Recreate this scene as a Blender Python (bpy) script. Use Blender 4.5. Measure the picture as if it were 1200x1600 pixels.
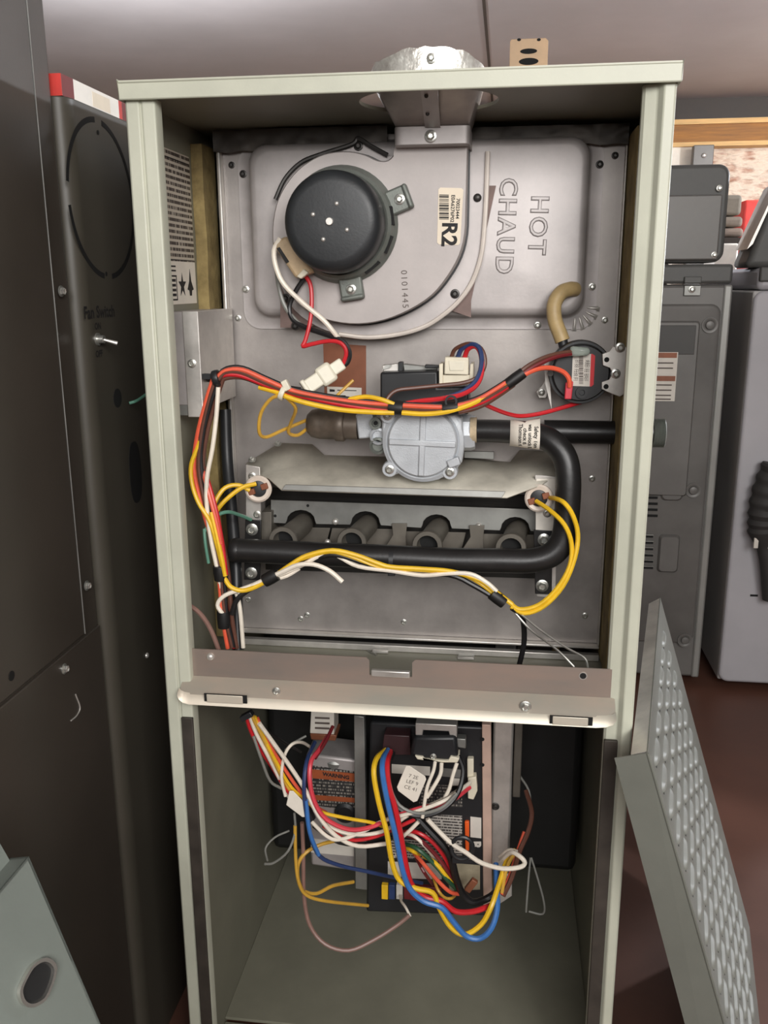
import bpy, bmesh, math, random
from mathutils import Vector, Matrix, noise

for o in list(bpy.data.objects):
    bpy.data.objects.remove(o)
S = bpy.context.scene
COL = S.collection
RND = random.Random(7)

# ------------------------------------------------------------------ camera
FPX = 1403.29
YAW, PITCH, ROLL = -0.13387, 0.24832, 0.00502
CAM = Vector((0.32047, -0.77501, 0.87612))
cy_, sy_, cp_, sp_, cr_, sr_ = (math.cos(YAW), math.sin(YAW), math.cos(PITCH), math.sin(PITCH), math.cos(ROLL), math.sin(ROLL))
FWD = Vector((sy_ * cp_, cy_ * cp_, -sp_))
R0 = Vector((cy_, -sy_, 0.0))
D0 = FWD.cross(R0)
RIGHT = cr_ * R0 + sr_ * D0
DOWN = -sr_ * R0 + cr_ * D0
cam_data = bpy.data.cameras.new('camera')
cam_data.sensor_fit = 'VERTICAL'
cam_data.sensor_height = 32.0
cam_data.sensor_width = 24.0
cam_data.lens = FPX / 1600.0 * 32.0
cam_data.clip_start = 0.02
cam = bpy.data.objects.new('camera', cam_data)
COL.objects.link(cam)
M = Matrix.Identity(4)
for i in range(3):
    M[i][0] = RIGHT[i]; M[i][1] = -DOWN[i]; M[i][2] = -FWD[i]; M[i][3] = CAM[i]
cam.matrix_world = M
S.camera = cam

# ------------------------------------------------------------------ world, lamps, exposure
S.view_settings.view_transform = 'Standard'
S.view_settings.look = 'None'
S.view_settings.exposure = 0.3
S.view_settings.gamma = 1.0
S.view_settings.use_curve_mapping = False
W = bpy.data.worlds.new('world'); S.world = W
W.use_nodes = True
W.node_tree.nodes['Background'].inputs[0].default_value = (0.75, 0.78, 0.85, 1)
W.node_tree.nodes['Background'].inputs[1].default_value = 0.08


def area(name, loc, target, size, power, color=(1, 0.93, 0.84), sy=None):
    d = bpy.data.lights.new(name, 'AREA'); d.energy = power; d.size = size; d.color = color
    if sy: d.shape = 'RECTANGLE'; d.size_y = sy
    o = bpy.data.objects.new(name, d); COL.objects.link(o)
    o.location = loc
    o.rotation_euler = (Vector(target) - Vector(loc)).to_track_quat('-Z', 'Y').to_euler()
    return o


area('room_lamp_front', (0.45, -2.0, 1.36), (0.22, 0.1, 0.72), 1.1, 20, (1, 0.985, 0.97), 0.7)
area('room_lamp_right', (1.10, -1.75, 1.50), (0.15, 0.0, 0.62), 0.6, 20, (1, 0.98, 0.95), 0.7)
area('wall_fill_back', (1.9, 3.4, 1.86), (1.7, 4.2, 0.0), 0.8, 26, (1, 0.93, 0.86))  # added unseen source that brightens the stucco wall


def point_fill(name, loc, power, r=0.06, color=(0.90, 0.94, 1.0)):
    d = bpy.data.lights.new(name, 'POINT'); d.energy = power; d.shadow_soft_size = r; d.color = color
    o = bpy.data.objects.new(name, d); COL.objects.link(o); o.location = loc
    return o


point_fill('ceiling_fill_back', (2.7, 2.2, 1.40), 150)  # added without a fixture, lifts the ceiling brightness
point_fill('ceiling_fill_left', (-0.9, 2.0, 1.35), 75)  # added without a fixture, brightens the carton and ceiling at left


# ------------------------------------------------------------------ pixel -> world
def U(px, py, Y=None, X=None, Z=None):
    v = RIGHT * (px - 600) + DOWN * (py - 800) + FWD * FPX
    if Y is not None: t = (Y - CAM.y) / v.y
    elif X is not None: t = (X - CAM.x) / v.x
    else: t = (Z - CAM.z) / v.z
    return CAM + v * t


# ------------------------------------------------------------------ materials
def lin(c):
    c = c / 255.0
    return c / 12.92 if c <= 0.04045 else ((c + 0.055) / 1.055) ** 2.4


def rgb(r, g, b): return (lin(r), lin(g), lin(b), 1)


MATS = {}


def mat(name, c, rough=0.5, metal=0.0, var=0.12, scale=14.0, bump=0.0, bscale=200.0, spec=0.5, tint=None, stretch=None, alpha=None):
    m = bpy.data.materials.new(name); m.use_nodes = True
    nt = m.node_tree; N = nt.nodes; L = nt.links
    b = N['Principled BSDF']
    b.inputs['Roughness'].default_value = rough
    b.inputs['Metallic'].default_value = metal
    b.inputs['Specular IOR Level'].default_value = spec
    col = rgb(*c)
    tc = N.new('ShaderNodeTexCoord')
    src = tc.outputs['Object']
    if stretch:
        mp = N.new('ShaderNodeMapping'); mp.inputs['Scale'].default_value = stretch
        L.new(src, mp.inputs[0]); src = mp.outputs[0]
    if var > 0:
        nz = N.new('ShaderNodeTexNoise'); nz.inputs['Scale'].default_value = scale; nz.inputs['Detail'].default_value = 6
        nz.inputs['Roughness'].default_value = 0.62
        L.new(src, nz.inputs['Vector'])
        rp = N.new('ShaderNodeValToRGB')
        rp.color_ramp.elements[0].position = 0.3; rp.color_ramp.elements[1].position = 0.7
        d = tint if tint else tuple(min(255, x * (1 + var)) for x in c)
        e = tuple(x * (1 - var) for x in c)
        rp.color_ramp.elements[0].color = rgb(*e); rp.color_ramp.elements[1].color = rgb(*d)
        L.new(nz.outputs['Fac'], rp.inputs[0]); L.new(rp.outputs[0], b.inputs['Base Color'])
        mr = N.new('ShaderNodeMapRange'); mr.inputs[3].default_value = max(0.05, rough - 0.08); mr.inputs[4].default_value = min(1, rough + 0.1)
        L.new(nz.outputs['Fac'], mr.inputs[0]); L.new(mr.outputs[0], b.inputs['Roughness'])
    else:
        b.inputs['Base Color'].default_value = col
    if bump > 0:
        n2 = N.new('ShaderNodeTexNoise'); n2.inputs['Scale'].default_value = bscale; n2.inputs['Detail'].default_value = 3
        L.new(tc.outputs['Object'], n2.inputs['Vector'])
        bp = N.new('ShaderNodeBump'); bp.inputs['Strength'].default_value = bump; bp.inputs['Distance'].default_value = 0.002
        L.new(n2.outputs['Fac'], bp.inputs['Height']); L.new(bp.outputs[0], b.inputs['Normal'])
    if alpha is not None:
        b.inputs['Transmission Weight'].default_value = alpha
    MATS[name] = m
    return m


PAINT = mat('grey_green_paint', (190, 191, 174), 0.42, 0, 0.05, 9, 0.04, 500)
PAINT_SHADE = mat('shaded_inner_paint', (128, 126, 111), 0.45, 0.0, 0.07, 8)  # cabinet paint darkened to put the interior shade into the colour
GALV = mat('galvanised_steel', (176, 170, 168), 0.5, 0.42, 0.09, 16, 0.03, 350)
GALVB = mat('bright_galvanised', (206, 202, 196), 0.38, 0.65, 0.10, 22, 0.04, 250)
GALVD = mat('dull_galvanised', (146, 146, 142), 0.45, 0.65, 0.12, 14)
SHELF = mat('shelf_steel', (180, 172, 164), 0.4, 0.55, 0.16, 10, tint=(170, 150, 138), stretch=(1, 1, 4))  # pinkish second tone paints a reflection into the upper plate
SHELFM = mat('shelf_channel_steel', (196, 193, 180), 0.42, 0.4, 0.14, 10, tint=(190, 172, 156), stretch=(1, 1, 4))
SHELFL = mat('shelf_lip_steel', (214, 212, 196), 0.45, 0.35, 0.10, 12, tint=(222, 208, 190), stretch=(1, 1, 3))
SHIELD = mat('shield_steel', (188, 183, 170), 0.5, 0.3, 0.12, 20)
CAST = mat('cast_zinc', (192, 196, 200), 0.42, 0.3, 0.04, 40, 0.12, 900)
CASTD = mat('cast_grey', (120, 124, 118), 0.5, 0.4, 0.08, 30, 0.1, 600)
BURN = mat('burner_steel', (104, 99, 91), 0.55, 0.5, 0.14, 18)
BURN_SHADE = mat('shaded_burner_steel', (44, 41, 38), 0.6, 0.2, 0.15, 18)  # burner steel darkened so the recess behind the arches reads as shade
BEAD = mat('bead_steel', (226, 216, 206), 0.4, 0.2, 0.04, 30)
HOUSE = mat('blower_housing_steel', (178, 171, 168), 0.55, 0.3, 0.06, 16, 0.03, 350)
DOORQ = mat('shaded_door_blue_grey', (106, 112, 106), 0.45, 0.0, 0.05, 9, 0.04, 500)  # darker copy of the door grey; shade on the left door painted in
DOORL = mat('louvre_grey_paint', (120, 121, 113), 0.5, 0.0, 0.05, 9)
DOORP = mat('shaded_door_grey', (114, 116, 108), 0.42, 0.05, 0.05, 9, 0.04, 500)  # grey door paint, taken darker for the shade on the louvred face
PANELS = mat('panel_steel', (160, 154, 150), 0.48, 0.6, 0.09, 16, 0.03, 350)
BLACKP = mat('black_pipe', (34, 33, 33), 0.36, 0.1, 0.15, 20, 0.05, 300)
BLACK = mat('black_plastic', (34, 35, 37), 0.4, 0, 0.1, 25)
CAPB = mat('black_motor_cap', (40, 42, 44), 0.42, 0.0, 0.12, 18, 0.05, 400)
TAPE = mat('black_tape', (24, 23, 23), 0.5, 0, 0.15, 40)
DARK = mat('dark_void', (10, 10, 10), 0.8, 0, 0)
SCREW = mat('zinc_screw', (200, 200, 194), 0.3, 0.85, 0.1, 90)
SCREWD = mat('dark_screw', (70, 68, 66), 0.4, 0.6, 0.1, 90)
INSUL = mat('yellowed_insulation', (150, 126, 76), 0.85, 0, 0.3, 30, 0.4, 150, tint=(168, 148, 98))
BROWN = mat('brown_gloss_paint', (66, 60, 54), 0.33, 0.0, 0.07, 5, 0.02, 300)
BROWN2 = mat('brown_satin_paint', (66, 62, 54), 0.45, 0.0, 0.06, 6)
BRASS = mat('brown_brass', (98, 88, 78), 0.42, 0.3, 0.2, 40)
COPPER = mat('copper_label', (134, 82, 58), 0.5, 0.2, 0.08, 30)
PAPER = mat('paper', (232, 224, 210), 0.7, 0, 0.03, 30)
LABELW = mat('white_label', (214, 208, 198), 0.6, 0, 0.04, 30)
LABELY = mat('cream_label', (236, 222, 200), 0.6, 0, 0.03, 30)
INK = mat('ink', (30, 28, 28), 0.7, 0, 0)
INKG = mat('grey_ink', (92, 82, 76), 0.7, 0, 0)
NYLON = mat('nylon', (226, 220, 200), 0.45, 0, 0.04, 40)
IVORY = mat('ivory_plastic', (224, 216, 194), 0.45, 0, 0.04, 40)
CERAM = mat('ceramic_ring', (214, 200, 186), 0.5, 0, 0.06, 60)
RUBBER = mat('tan_rubber', (172, 148, 104), 0.45, 0, 0.12, 30)
REDP = mat('red_print', (206, 50, 56), 0.55, 0, 0.05, 30)
ORANGEP = mat('orange_print', (158, 80, 44), 0.6, 0, 0.12, 30)
REDB = mat('red_card', (206, 60, 52), 0.6, 0, 0.08, 30)
REDD = mat('dark_red_card', (120, 40, 38), 0.6, 0, 0.08, 30)
WHITEC = mat('white_card', (246, 240, 230), 0.6, 0, 0.03, 30)
CLEAR = mat('clear_sleeve', (190, 200, 190), 0.15, 0, 0, alpha=0.5)
WASHB = mat('washer_back_grey', (104, 102, 99), 0.42, 0.12, 0.08, 8)
WASHC = mat('washer_console_grey', (84, 84, 82), 0.5, 0.0, 0.10, 12)
WASHL = mat('washer_pale_grey', (172, 170, 174), 0.45, 0.0, 0.03, 6)
WASHD = mat('washer_dark_side', (176, 174, 172), 0.5, 0.0, 0.05, 6)
CEIL = mat('ceiling_grey', (176, 170, 168), 0.5, 0.0, 0.06, 1.2)
WALLM = mat('wall_grey', (150, 146, 140), 0.7, 0.0, 0.05, 3)
WOOD = mat('ochre_wood', (148, 98, 40), 0.6, 0, 0.16, 6, stretch=(1, 6, 14))
WOODL = mat('pale_wood_edge', (214, 172, 112), 0.6, 0, 0.1, 6, stretch=(1, 6, 14))
BEAM = mat('dark_beam', (56, 48, 42), 0.6, 0, 0.1, 8)
FLOORM = mat('red_brown_floor', (92, 60, 48), 0.5, 0, 0.14, 2.5, 0.08, 60)
TANP = mat('tan_paint', (206, 172, 134), 0.5, 0, 0.06, 20)
GASKP = mat('pink_gasket', (128, 108, 102), 0.7, 0, 0.1, 40)
FOIL = mat('foil_tape', (66, 61, 56), 0.45, 0.5, 0.2, 30)
FLUEM = mat('flue_steel', (164, 155, 149), 0.38, 0.7, 0.12, 14)
FLUEL = mat('flue_foil', (226, 216, 206), 0.32, 0.7, 0.2, 60, 0.5, 130)
PINKST = mat('pink_strip', (206, 176, 160), 0.5, 0.2, 0.06, 30)

WIRE = {}
for k, c in dict(yellow=(236, 190, 40), orange=(226, 94, 66), red=(200, 36, 44), black=(28, 27, 28), brown=(96, 60, 48),
                 white=(236, 226, 210), blue=(62, 116, 184), navy=(46, 62, 104), green=(44, 84, 58), teal=(92, 140, 120),
                 pink=(214, 66, 78), grey=(128, 128, 122), mauve=(140, 108, 98), gold=(206, 160, 62), maroon=(110, 34, 38)).items():
    WIRE[k] = mat('wire_' + k, c, 0.38, 0, 0.05, 60)


def stucco():
    m = bpy.data.materials.new('stucco_wall'); m.use_nodes = True
    nt = m.node_tree; N = nt.nodes; L = nt.links; b = N['Principled BSDF']
    b.inputs['Roughness'].default_value = 0.85
    tc = N.new('ShaderNodeTexCoord'); mp = N.new('ShaderNodeMapping')
    mp.inputs['Scale'].default_value = (9, 9, 26); mp.inputs['Rotation'].default_value = (0, 0.5, 0)
    L.new(tc.outputs['Object'], mp.inputs[0])
    n = N.new('ShaderNodeTexNoise'); n.inputs['Scale'].default_value = 1.4; n.inputs['Detail'].default_value = 4
    L.new(mp.outputs[0], n.inputs['Vector'])
    rp = N.new('ShaderNodeValToRGB')
    rp.color_ramp.elements[0].position = 0.32; rp.color_ramp.elements[0].color = rgb(196, 150, 128)
    rp.color_ramp.elements[1].position = 0.52; rp.color_ramp.elements[1].color = rgb(244, 226, 206)
    L.new(n.outputs['Fac'], rp.inputs[0]); L.new(rp.outputs[0], b.inputs['Base Color'])
    bp = N.new('ShaderNodeBump'); bp.inputs['Strength'].default_value = 0.9; bp.inputs['Distance'].default_value = 0.05
    L.new(n.outputs['Fac'], bp.inputs['Height']); L.new(bp.outputs[0], b.inputs['Normal'])
    return m


STUCCO = stucco()


def print_mat(name, paper, ink, axis_line, axis_along, lines, along=60, thresh=0.5):
    """flat printed text rows: bands on one axis broken by noise along the other (object space)"""
    m = bpy.data.materials.new(name); m.use_nodes = True
    nt = m.node_tree; N = nt.nodes; L = nt.links; b = N['Principled BSDF']
    b.inputs['Roughness'].default_value = 0.6
    tc = N.new('ShaderNodeTexCoord'); sp = N.new('ShaderNodeSeparateXYZ'); L.new(tc.outputs['Object'], sp.inputs[0])
    mu = N.new('ShaderNodeMath'); mu.operation = 'MULTIPLY'; mu.inputs[1].default_value = lines; L.new(sp.outputs[axis_line], mu.inputs[0])
    fr = N.new('ShaderNodeMath'); fr.operation = 'FRACT'; L.new(mu.outputs[0], fr.inputs[0])
    lt = N.new('ShaderNodeMath'); lt.operation = 'LESS_THAN'; lt.inputs[1].default_value = 0.55; L.new(fr.outputs[0], lt.inputs[0])
    fl = N.new('ShaderNodeMath'); fl.operation = 'FLOOR'; L.new(mu.outputs[0], fl.inputs[0])
    cb = N.new('ShaderNodeCombineXYZ'); L.new(fl.outputs[0], cb.inputs[0])
    m2 = N.new('ShaderNodeMath'); m2.operation = 'MULTIPLY'; m2.inputs[1].default_value = along; L.new(sp.outputs[axis_along], m2.inputs[0])
    L.new(m2.outputs[0], cb.inputs[1])
    nz = N.new('ShaderNodeTexNoise'); nz.inputs['Scale'].default_value = 1.7; nz.inputs['Detail'].default_value = 3; L.new(cb.outputs[0], nz.inputs['Vector'])
    gt = N.new('ShaderNodeMath'); gt.operation = 'GREATER_THAN'; gt.inputs[1].default_value = thresh; L.new(nz.outputs['Fac'], gt.inputs[0])
    ml = N.new('ShaderNodeMath'); ml.operation = 'MULTIPLY'; L.new(lt.outputs[0], ml.inputs[0]); L.new(gt.outputs[0], ml.inputs[1])
    mx = N.new('ShaderNodeMixRGB'); mx.inputs[1].default_value = rgb(*paper); mx.inputs[2].default_value = rgb(*ink)
    L.new(ml.outputs[0], mx.inputs[0]); L.new(mx.outputs[0], b.inputs['Base Color'])
    return m


RATING = print_mat('rating_print', (196, 186, 170), (70, 60, 54), 2, 1, 185, 320, 0.42)
FINEP = print_mat('fine_print', (190, 184, 176), (70, 66, 64), 2, 0, 260, 420, 0.42)
FINED = print_mat('fine_print_dark', (44, 42, 42), (140, 134, 126), 2, 0, 230, 300, 0.5)


# ------------------------------------------------------------------ mesh helpers
class MB:
    def __init__(self): self.bm = bmesh.new()

    def box(self, x0, x1, y0, y1, z0, z1):
        vs = [self.bm.verts.new(p) for p in ((x0, y0, z0), (x1, y0, z0), (x1, y1, z0), (x0, y1, z0), (x0, y0, z1), (x1, y0, z1), (x1, y1, z1), (x0, y1, z1))]
        for f in ((0, 3, 2, 1), (4, 5, 6, 7), (0, 1, 5, 4), (1, 2, 6, 5), (2, 3, 7, 6), (3, 0, 4, 7)):
            self.bm.faces.new([vs[i] for i in f])
        return self

    def obox(self, c, ax, ay, az, hx, hy, hz):
        c = Vector(c); ax = Vector(ax).normalized(); ay = Vector(ay).normalized(); az = Vector(az).normalized()
        vs = []
        for sz in (-1, 1):
            for sx, sy in ((-1, -1), (1, -1), (1, 1), (-1, 1)):
                vs.append(self.bm.verts.new(c + ax * sx * hx + ay * sy * hy + az * sz * hz))
        for f in ((0, 3, 2, 1), (4, 5, 6, 7), (0, 1, 5, 4), (1, 2, 6, 5), (2, 3, 7, 6), (3, 0, 4, 7)):
            self.bm.faces.new([vs[i] for i in f])
        return self

    def prism(self, pts, vec):
        vec = Vector(vec)
        a = [self.bm.verts.new(p) for p in pts]; b = [self.bm.verts.new(Vector(p) + vec) for p in pts]
        n = len(pts)
        self.bm.faces.new(a); self.bm.faces.new(b[::-1])
        for i in range(n): self.bm.faces.new((a[i], b[i], b[(i + 1) % n], a[(i + 1) % n]))
        return self

    def rings(self, rings, cap0=True, cap1=True, closed=True):
        R = [[self.bm.verts.new(p) for p in r] for r in rings]
        n = len(R[0])
        for a, b in zip(R[:-1], R[1:]):
            for i in range(n if closed else n - 1):
                self.bm.faces.new((a[i], a[(i + 1) % n], b[(i + 1) % n], b[i]))
        if cap0: self.bm.faces.new(R[0][::-1])
        if cap1: self.bm.faces.new(R[-1])
        return self

    def lathe(self, o, axis, prof, seg=28, cap0=True, cap1=True):
        o = Vector(o); w = Vector(axis).normalized()
        u = w.orthogonal().normalized(); v = w.cross(u)
        rs = []
        for r, h in prof:
            rs.append([o + w * h + (u * math.cos(2 * math.pi * i / seg) + v * math.sin(2 * math.pi * i / seg)) * max(r, 1e-5) for i in range(seg)])
        return self.rings(rs, cap0, cap1)

    def cyl(self, p0, p1, r, r1=None, seg=20):
        d = Vector(p1) - Vector(p0)
        return self.lathe(p0, d, [(r, 0), (r if r1 is None else r1, d.length)], seg)

    def tube(self, pts, r, seg=8, smooth=4, rfun=None):
        P = spline(pts, smooth) if smooth > 1 else [Vector(p) for p in pts]
        rs = []; nrm = None
        for i, p in enumerate(P):
            t = (P[min(i + 1, len(P) - 1)] - P[max(i - 1, 0)])
            if t.length < 1e-9: t = Vector((0, 0, 1))
            t.normalize()
            if nrm is None: nrm = t.orthogonal().normalized()
            nrm = (nrm - t * nrm.dot(t))
            nrm = nrm.normalized() if nrm.length > 1e-6 else t.orthogonal().normalized()
            b = t.cross(nrm)
            rr = r if rfun is None else rfun(i / (len(P) - 1))
            rs.append([p + (nrm * math.cos(2 * math.pi * k / seg) + b * math.sin(2 * math.pi * k / seg)) * rr for k in range(seg)])
        return self.rings(rs)

    def build(self, name, material, parent=None, bevel=0.0, smooth=True, label=None, angle=35, kind=None, segs=2):
        bmesh.ops.remove_doubles(self.bm, verts=self.bm.verts, dist=1e-7)
        bmesh.ops.recalc_face_normals(self.bm, faces=self.bm.faces)
        off = wloc(parent)
        if off.length > 0: bmesh.ops.translate(self.bm, verts=self.bm.verts, vec=-off)
        me = bpy.data.meshes.new(name); self.bm.to_mesh(me); self.bm.free()
        me.materials.append(material)
        o = bpy.data.objects.new(name, me); COL.objects.link(o)
        if parent: o.parent = parent
        if smooth:
            for p in me.polygons: p.use_smooth = True
            me.set_sharp_from_angle(angle=math.radians(angle))
        if bevel > 0:
            m = o.modifiers.new('bevel', 'BEVEL'); m.width = bevel; m.segments = segs; m.limit_method = 'ANGLE'; m.angle_limit = math.radians(40)
        if label: o['label'] = label
        if kind: o['kind'] = kind
        return o


def wloc(o):
    v = Vector((0, 0, 0))
    while o is not None:
        v = v + Vector(o.location); o = o.parent
    return v


def spline(pts, n=4):
    P = [Vector(p) for p in pts]
    if len(P) < 3: return P
    out = []
    E = [P[0] * 2 - P[1]] + P + [P[-1] * 2 - P[-2]]
    for i in range(1, len(E) - 2):
        p0, p1, p2, p3 = E[i - 1], E[i], E[i + 1], E[i + 2]
        for k in range(n):
            t = k / n
            out.append(0.5 * ((2 * p1) + (p2 - p0) * t + (2 * p0 - 5 * p1 + 4 * p2 - p3) * t * t + (3 * p1 - p0 - 3 * p2 + p3) * t ** 3))
    out.append(P[-1])
    return out


def thing(name, loc, label, cat, group=None):
    o = bpy.data.objects.new(name, None); COL.objects.link(o)
    o.empty_display_size = 0.02
    o.location = loc; o['label'] = label; o['category'] = cat
    if group: o['group'] = group
    return o


def tag(o, label, cat, group=None):
    o['label'] = label; o['category'] = cat
    if group: o['group'] = group
    return o


def struct(o):
    o['kind'] = 'structure'; return o


def dup(mesh, name, parent, loc, rot=None, scale=None, label=None):
    o = bpy.data.objects.new(name, mesh); COL.objects.link(o)
    o.parent = parent
    o.location = Vector(loc) - wloc(parent)
    if rot is not None: o.rotation_euler = rot
    if scale is not None: o.scale = (scale, scale, scale)
    if label: o['label'] = label
    return o


def text(s, size, parent, material, origin, xd, yd, name='lettering', extrude=0.0, bevel=0.0, align='CENTER', label=None, spacing=1.0, off=0.0, res=3):
    c = bpy.data.curves.new('tmp', 'FONT'); c.body = s; c.size = size; c.align_x = align; c.align_y = 'CENTER'
    c.extrude = extrude; c.bevel_depth = bevel; c.space_character = spacing; c.offset = off; c.resolution_u = res; c.bevel_resolution = 1
    t = bpy.data.objects.new('tmp', c); COL.objects.link(t)
    dg = bpy.context.evaluated_depsgraph_get(); dg.update()
    me = bpy.data.meshes.new_from_object(t.evaluated_get(dg))
    bpy.data.objects.remove(t)
    me.materials.clear(); me.materials.append(material)
    xd = Vector(xd).normalized(); yd = Vector(yd).normalized(); zd = xd.cross(yd)
    off_ = wloc(parent); origin = Vector(origin) - off_
    for v in me.vertices: v.co = origin + xd * v.co.x + yd * v.co.y + zd * v.co.z
    me.name = name
    o = bpy.data.objects.new(name, me); COL.objects.link(o); o.parent = parent
    if label: o['label'] = label
    return o


def rrect(x0, x1, z0, z1, r, y, n=6):
    out = []
    for cx, cz, a0 in ((x1 - r, z1 - r, 0), (x0 + r, z1 - r, 90), (x0 + r, z0 + r, 180), (x1 - r, z0 + r, 270)):
        for k in range(n + 1):
            a = math.radians(a0 + 90 * k / n)
            out.append(Vector((cx + r * math.cos(a), y, cz + r * math.sin(a))))
    return out


def pl(pts, Y): return [U(p[0], p[1], Y=Y) for p in pts]


# shared screw meshes (axis -Y: heads face the viewer)
def mk_screw(m, flat=False):
    b = MB()
    b.lathe((0, 0, 0), (0, -1, 0), [(0.0040, 0), (0.0040, 0.0006), (0.0030, 0.0010)], 16)
    b.lathe((0, -0.0008, 0), (0, -1, 0), [(0.0027, 0), (0.0027, 0.0018), (0.0021, 0.0024), (0.0014, 0.0016)], 6 if not flat else 14)
    o = b.build('screw', m, None, smooth=True, angle=30)
    me = o.data; bpy.data.objects.remove(o)
    return me


SCR = mk_screw(SCREW); SCRD = mk_screw(SCREWD, True)


def mk_dome(m, r=0.0035):
    b = MB(); b.lathe((0, 0, 0), (0, -1, 0), [(r, 0), (r * .95, r * .35), (r * .7, r * .65), (r * .3, r * .82)], 14)
    o = b.build('rivet', m); me = o.data; bpy.data.objects.remove(o); return me


DOME = mk_dome(SCREWD); DOMEL = mk_dome(GALVB)


def screw(px, py, Y, parent, s=1.0, mesh=None, name='screw', axis=None):
    rot = None
    if axis is not None: rot = Vector((0, -1, 0)).rotation_difference(Vector(axis)).to_euler()
    return dup(mesh or SCR, name, parent, U(px, py, Y=Y), rot, s)


def wire(parent, colour, pts, r=0.0022, name='wire', seg=8, smooth=4):
    P = [U(x, y, Y=d) for x, y, d in pts]
    return MB().tube(P, r, seg, smooth).build(name, WIRE[colour], parent, label=colour + ' ' + name.replace('_', ' '))


# ================================================================== ROOM
H_C = 1.90
RX0, RX1, RY0, RY1 = -4.5, 3.4, -2.6, 5.05
struct(MB().box(RX0, RX1, RY0, RY1 + .1, -0.05, 0).build('floor', FLOORM))
struct(MB().box(RX0, RX1, RY0, RY1 + .1, H_C, H_C + .05).build('ceiling', CEIL))
struct(MB().box(RX0 - .1, RX0, RY0, RY1, 0, H_C).build('wall_left', WALLM))
struct(MB().box(RX1, RX1 + .1, RY0, RY1, 0, H_C).build('wall_right', WALLM))
struct(MB().box(RX0, RX1, RY0 - .1, RY0, 0, H_C).build('wall_front', WALLM))
struct(MB().box(RX0, RX1, RY1, RY1 + .1, 0, H_C).build('wall_back', STUCCO))
# dark joint between two ceiling panels
struct(MB().box(0.197, 0.209, 2.0, RY1, H_C - .004, H_C + .001).build('trim_1', BEAM))
zt = lambda py, Y: U(1120, py, Y=Y).z
struct(MB().box(RX0, RX1, RY1 - .06, RY1, zt(186, RY1 - .06), H_C).build('trim_2', BEAM))
wb = struct(MB().box(RX0, RX1, RY1 - .10, RY1, zt(222, RY1 - .1), zt(190, RY1 - .1)).build('trim_3', WOOD))
struct(MB().box(RX0, RX1, RY1 - .12, RY1, zt(193, RY1 - .12), zt(185, RY1 - .12)).build('trim_4', WOODL))
struct(MB().box(RX0, RX1, RY1 - .12, RY1, zt(228, RY1 - .12), zt(221, RY1 - .12)).build('trim_5', WOODL))
# grey post and pale board hanging under the beam
a = U(1084, 227, Y=4.85); b_ = U(1110, 300, Y=4.85)
o = thing('wall_post', (a.x + .05, 4.87, 0), 'grey metal post standing before the rough wall, under the ochre beam', 'post')
MB().box(a.x, b_.x, 4.84, 4.90, 0, a.z).build('post', WASHB, o, .004)
dup(DOMEL, 'bolt', o, U(1100, 243, Y=4.838), None, 4)
a = U(1045, 227, Y=4.96); b_ = U(1084, 300, Y=4.96)
o = MB().box(a.x, b_.x, 4.95, 4.99, 0.0, a.z).build('pale_board', PAPER, None, .003)
tag(o, 'pale board leaning on the rough wall beside the grey post', 'board')

# ================================================================== FURNACE CABINET
F = thing('furnace_cabinet', (0.2225, 0.27, 0), 'open grey-green furnace cabinet in the centre, tall narrow casing without its doors', 'furnace')
WD = 0.445; HT = 1.04; DP = 0.55
MB().box(0, .004, .004, DP, 0, HT - .012).build('side_panel', PAINT_SHADE, F)
MB().box(WD - .004, WD, .004, DP, 0, HT - .012).build('side_panel', PAINT_SHADE, F)
MB().box(.004, WD - .004, DP - .004, DP, 0, HT - .012).build('rear_panel', PAINT_SHADE, F)
# front posts: folded sheet profiles
def post(profile, name):
    return MB().rings([[Vector((x, y, 0.0)) for x, y in profile], [Vector((x, y, HT - .013)) for x, y in profile]]).build(name, PAINT, F, .0012)
post([(-.001, .03), (-.001, .0015), (.001, 0), (.011, 0), (.0125, .0025), (.014, .0005), (.0245, .0012), (.0255, .004), (.0255, .016), (.0235, .016), (.0235, .006), (.003, .006), (.003, .03)], 'front_post')
post([(WD + .001, .03), (WD + .001, .0015), (WD - .001, 0), (WD - .0085, 0), (WD - .0125, .006), (WD - .0215, .0085), (WD - .0235, .011), (WD - .0235, .018), (WD - .0215, .018), (WD - .0205, .012), (WD - .003, .010), (WD - .003, .03)], 'front_post')
# top panel with flue opening
hc = Vector((.249, .047)); hr = .060
b = MB()
n = 48
outer = []; inner = []
for i in range(n):
    an = 2 * math.pi * i / n
    inner.append(Vector((hc.x + hr * math.cos(an), hc.y + .056 * math.sin(an) + .010, 0)))
    c, s = math.cos(an), math.sin(an)
    x = WD + .001 if c > 0 else -.001
    y = DP if s > 0 else -.001
    tx = (x - hc.x) / c if abs(c) > 1e-6 else 1e9
    ty = (y - hc.y) / s if abs(s) > 1e-6 else 1e9
    t = min(tx, ty)
    outer.append(Vector((hc.x + t * c, hc.y + t * s, 0)))
zt0, zt1 = HT - .012, HT - .009
up = lambda L, z: [Vector((p.x, p.y, z)) for p in L]
b.rings([up(outer, zt0), up(inner, zt0), up(inner, zt1), up(outer, zt1), up(outer, zt0)], False, False)
b.build('top_panel', PAINT_SHADE, F)
MB().box(-.0035, WD + .0035, -.006, -.003, HT - .015, HT).box(-.0035, WD + .0035, -.006, .02, HT - .0022, HT).build('top_lip', PAINT, F, .0012)
MB().box(-.0035, -.001, -.003, DP, HT - .015, HT).build('top_lip', PAINT, F, .0008)
MB().box(WD + .001, WD + .0035, -.003, DP, HT - .015, HT).build('top_lip', PAINT, F, .0008)
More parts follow.
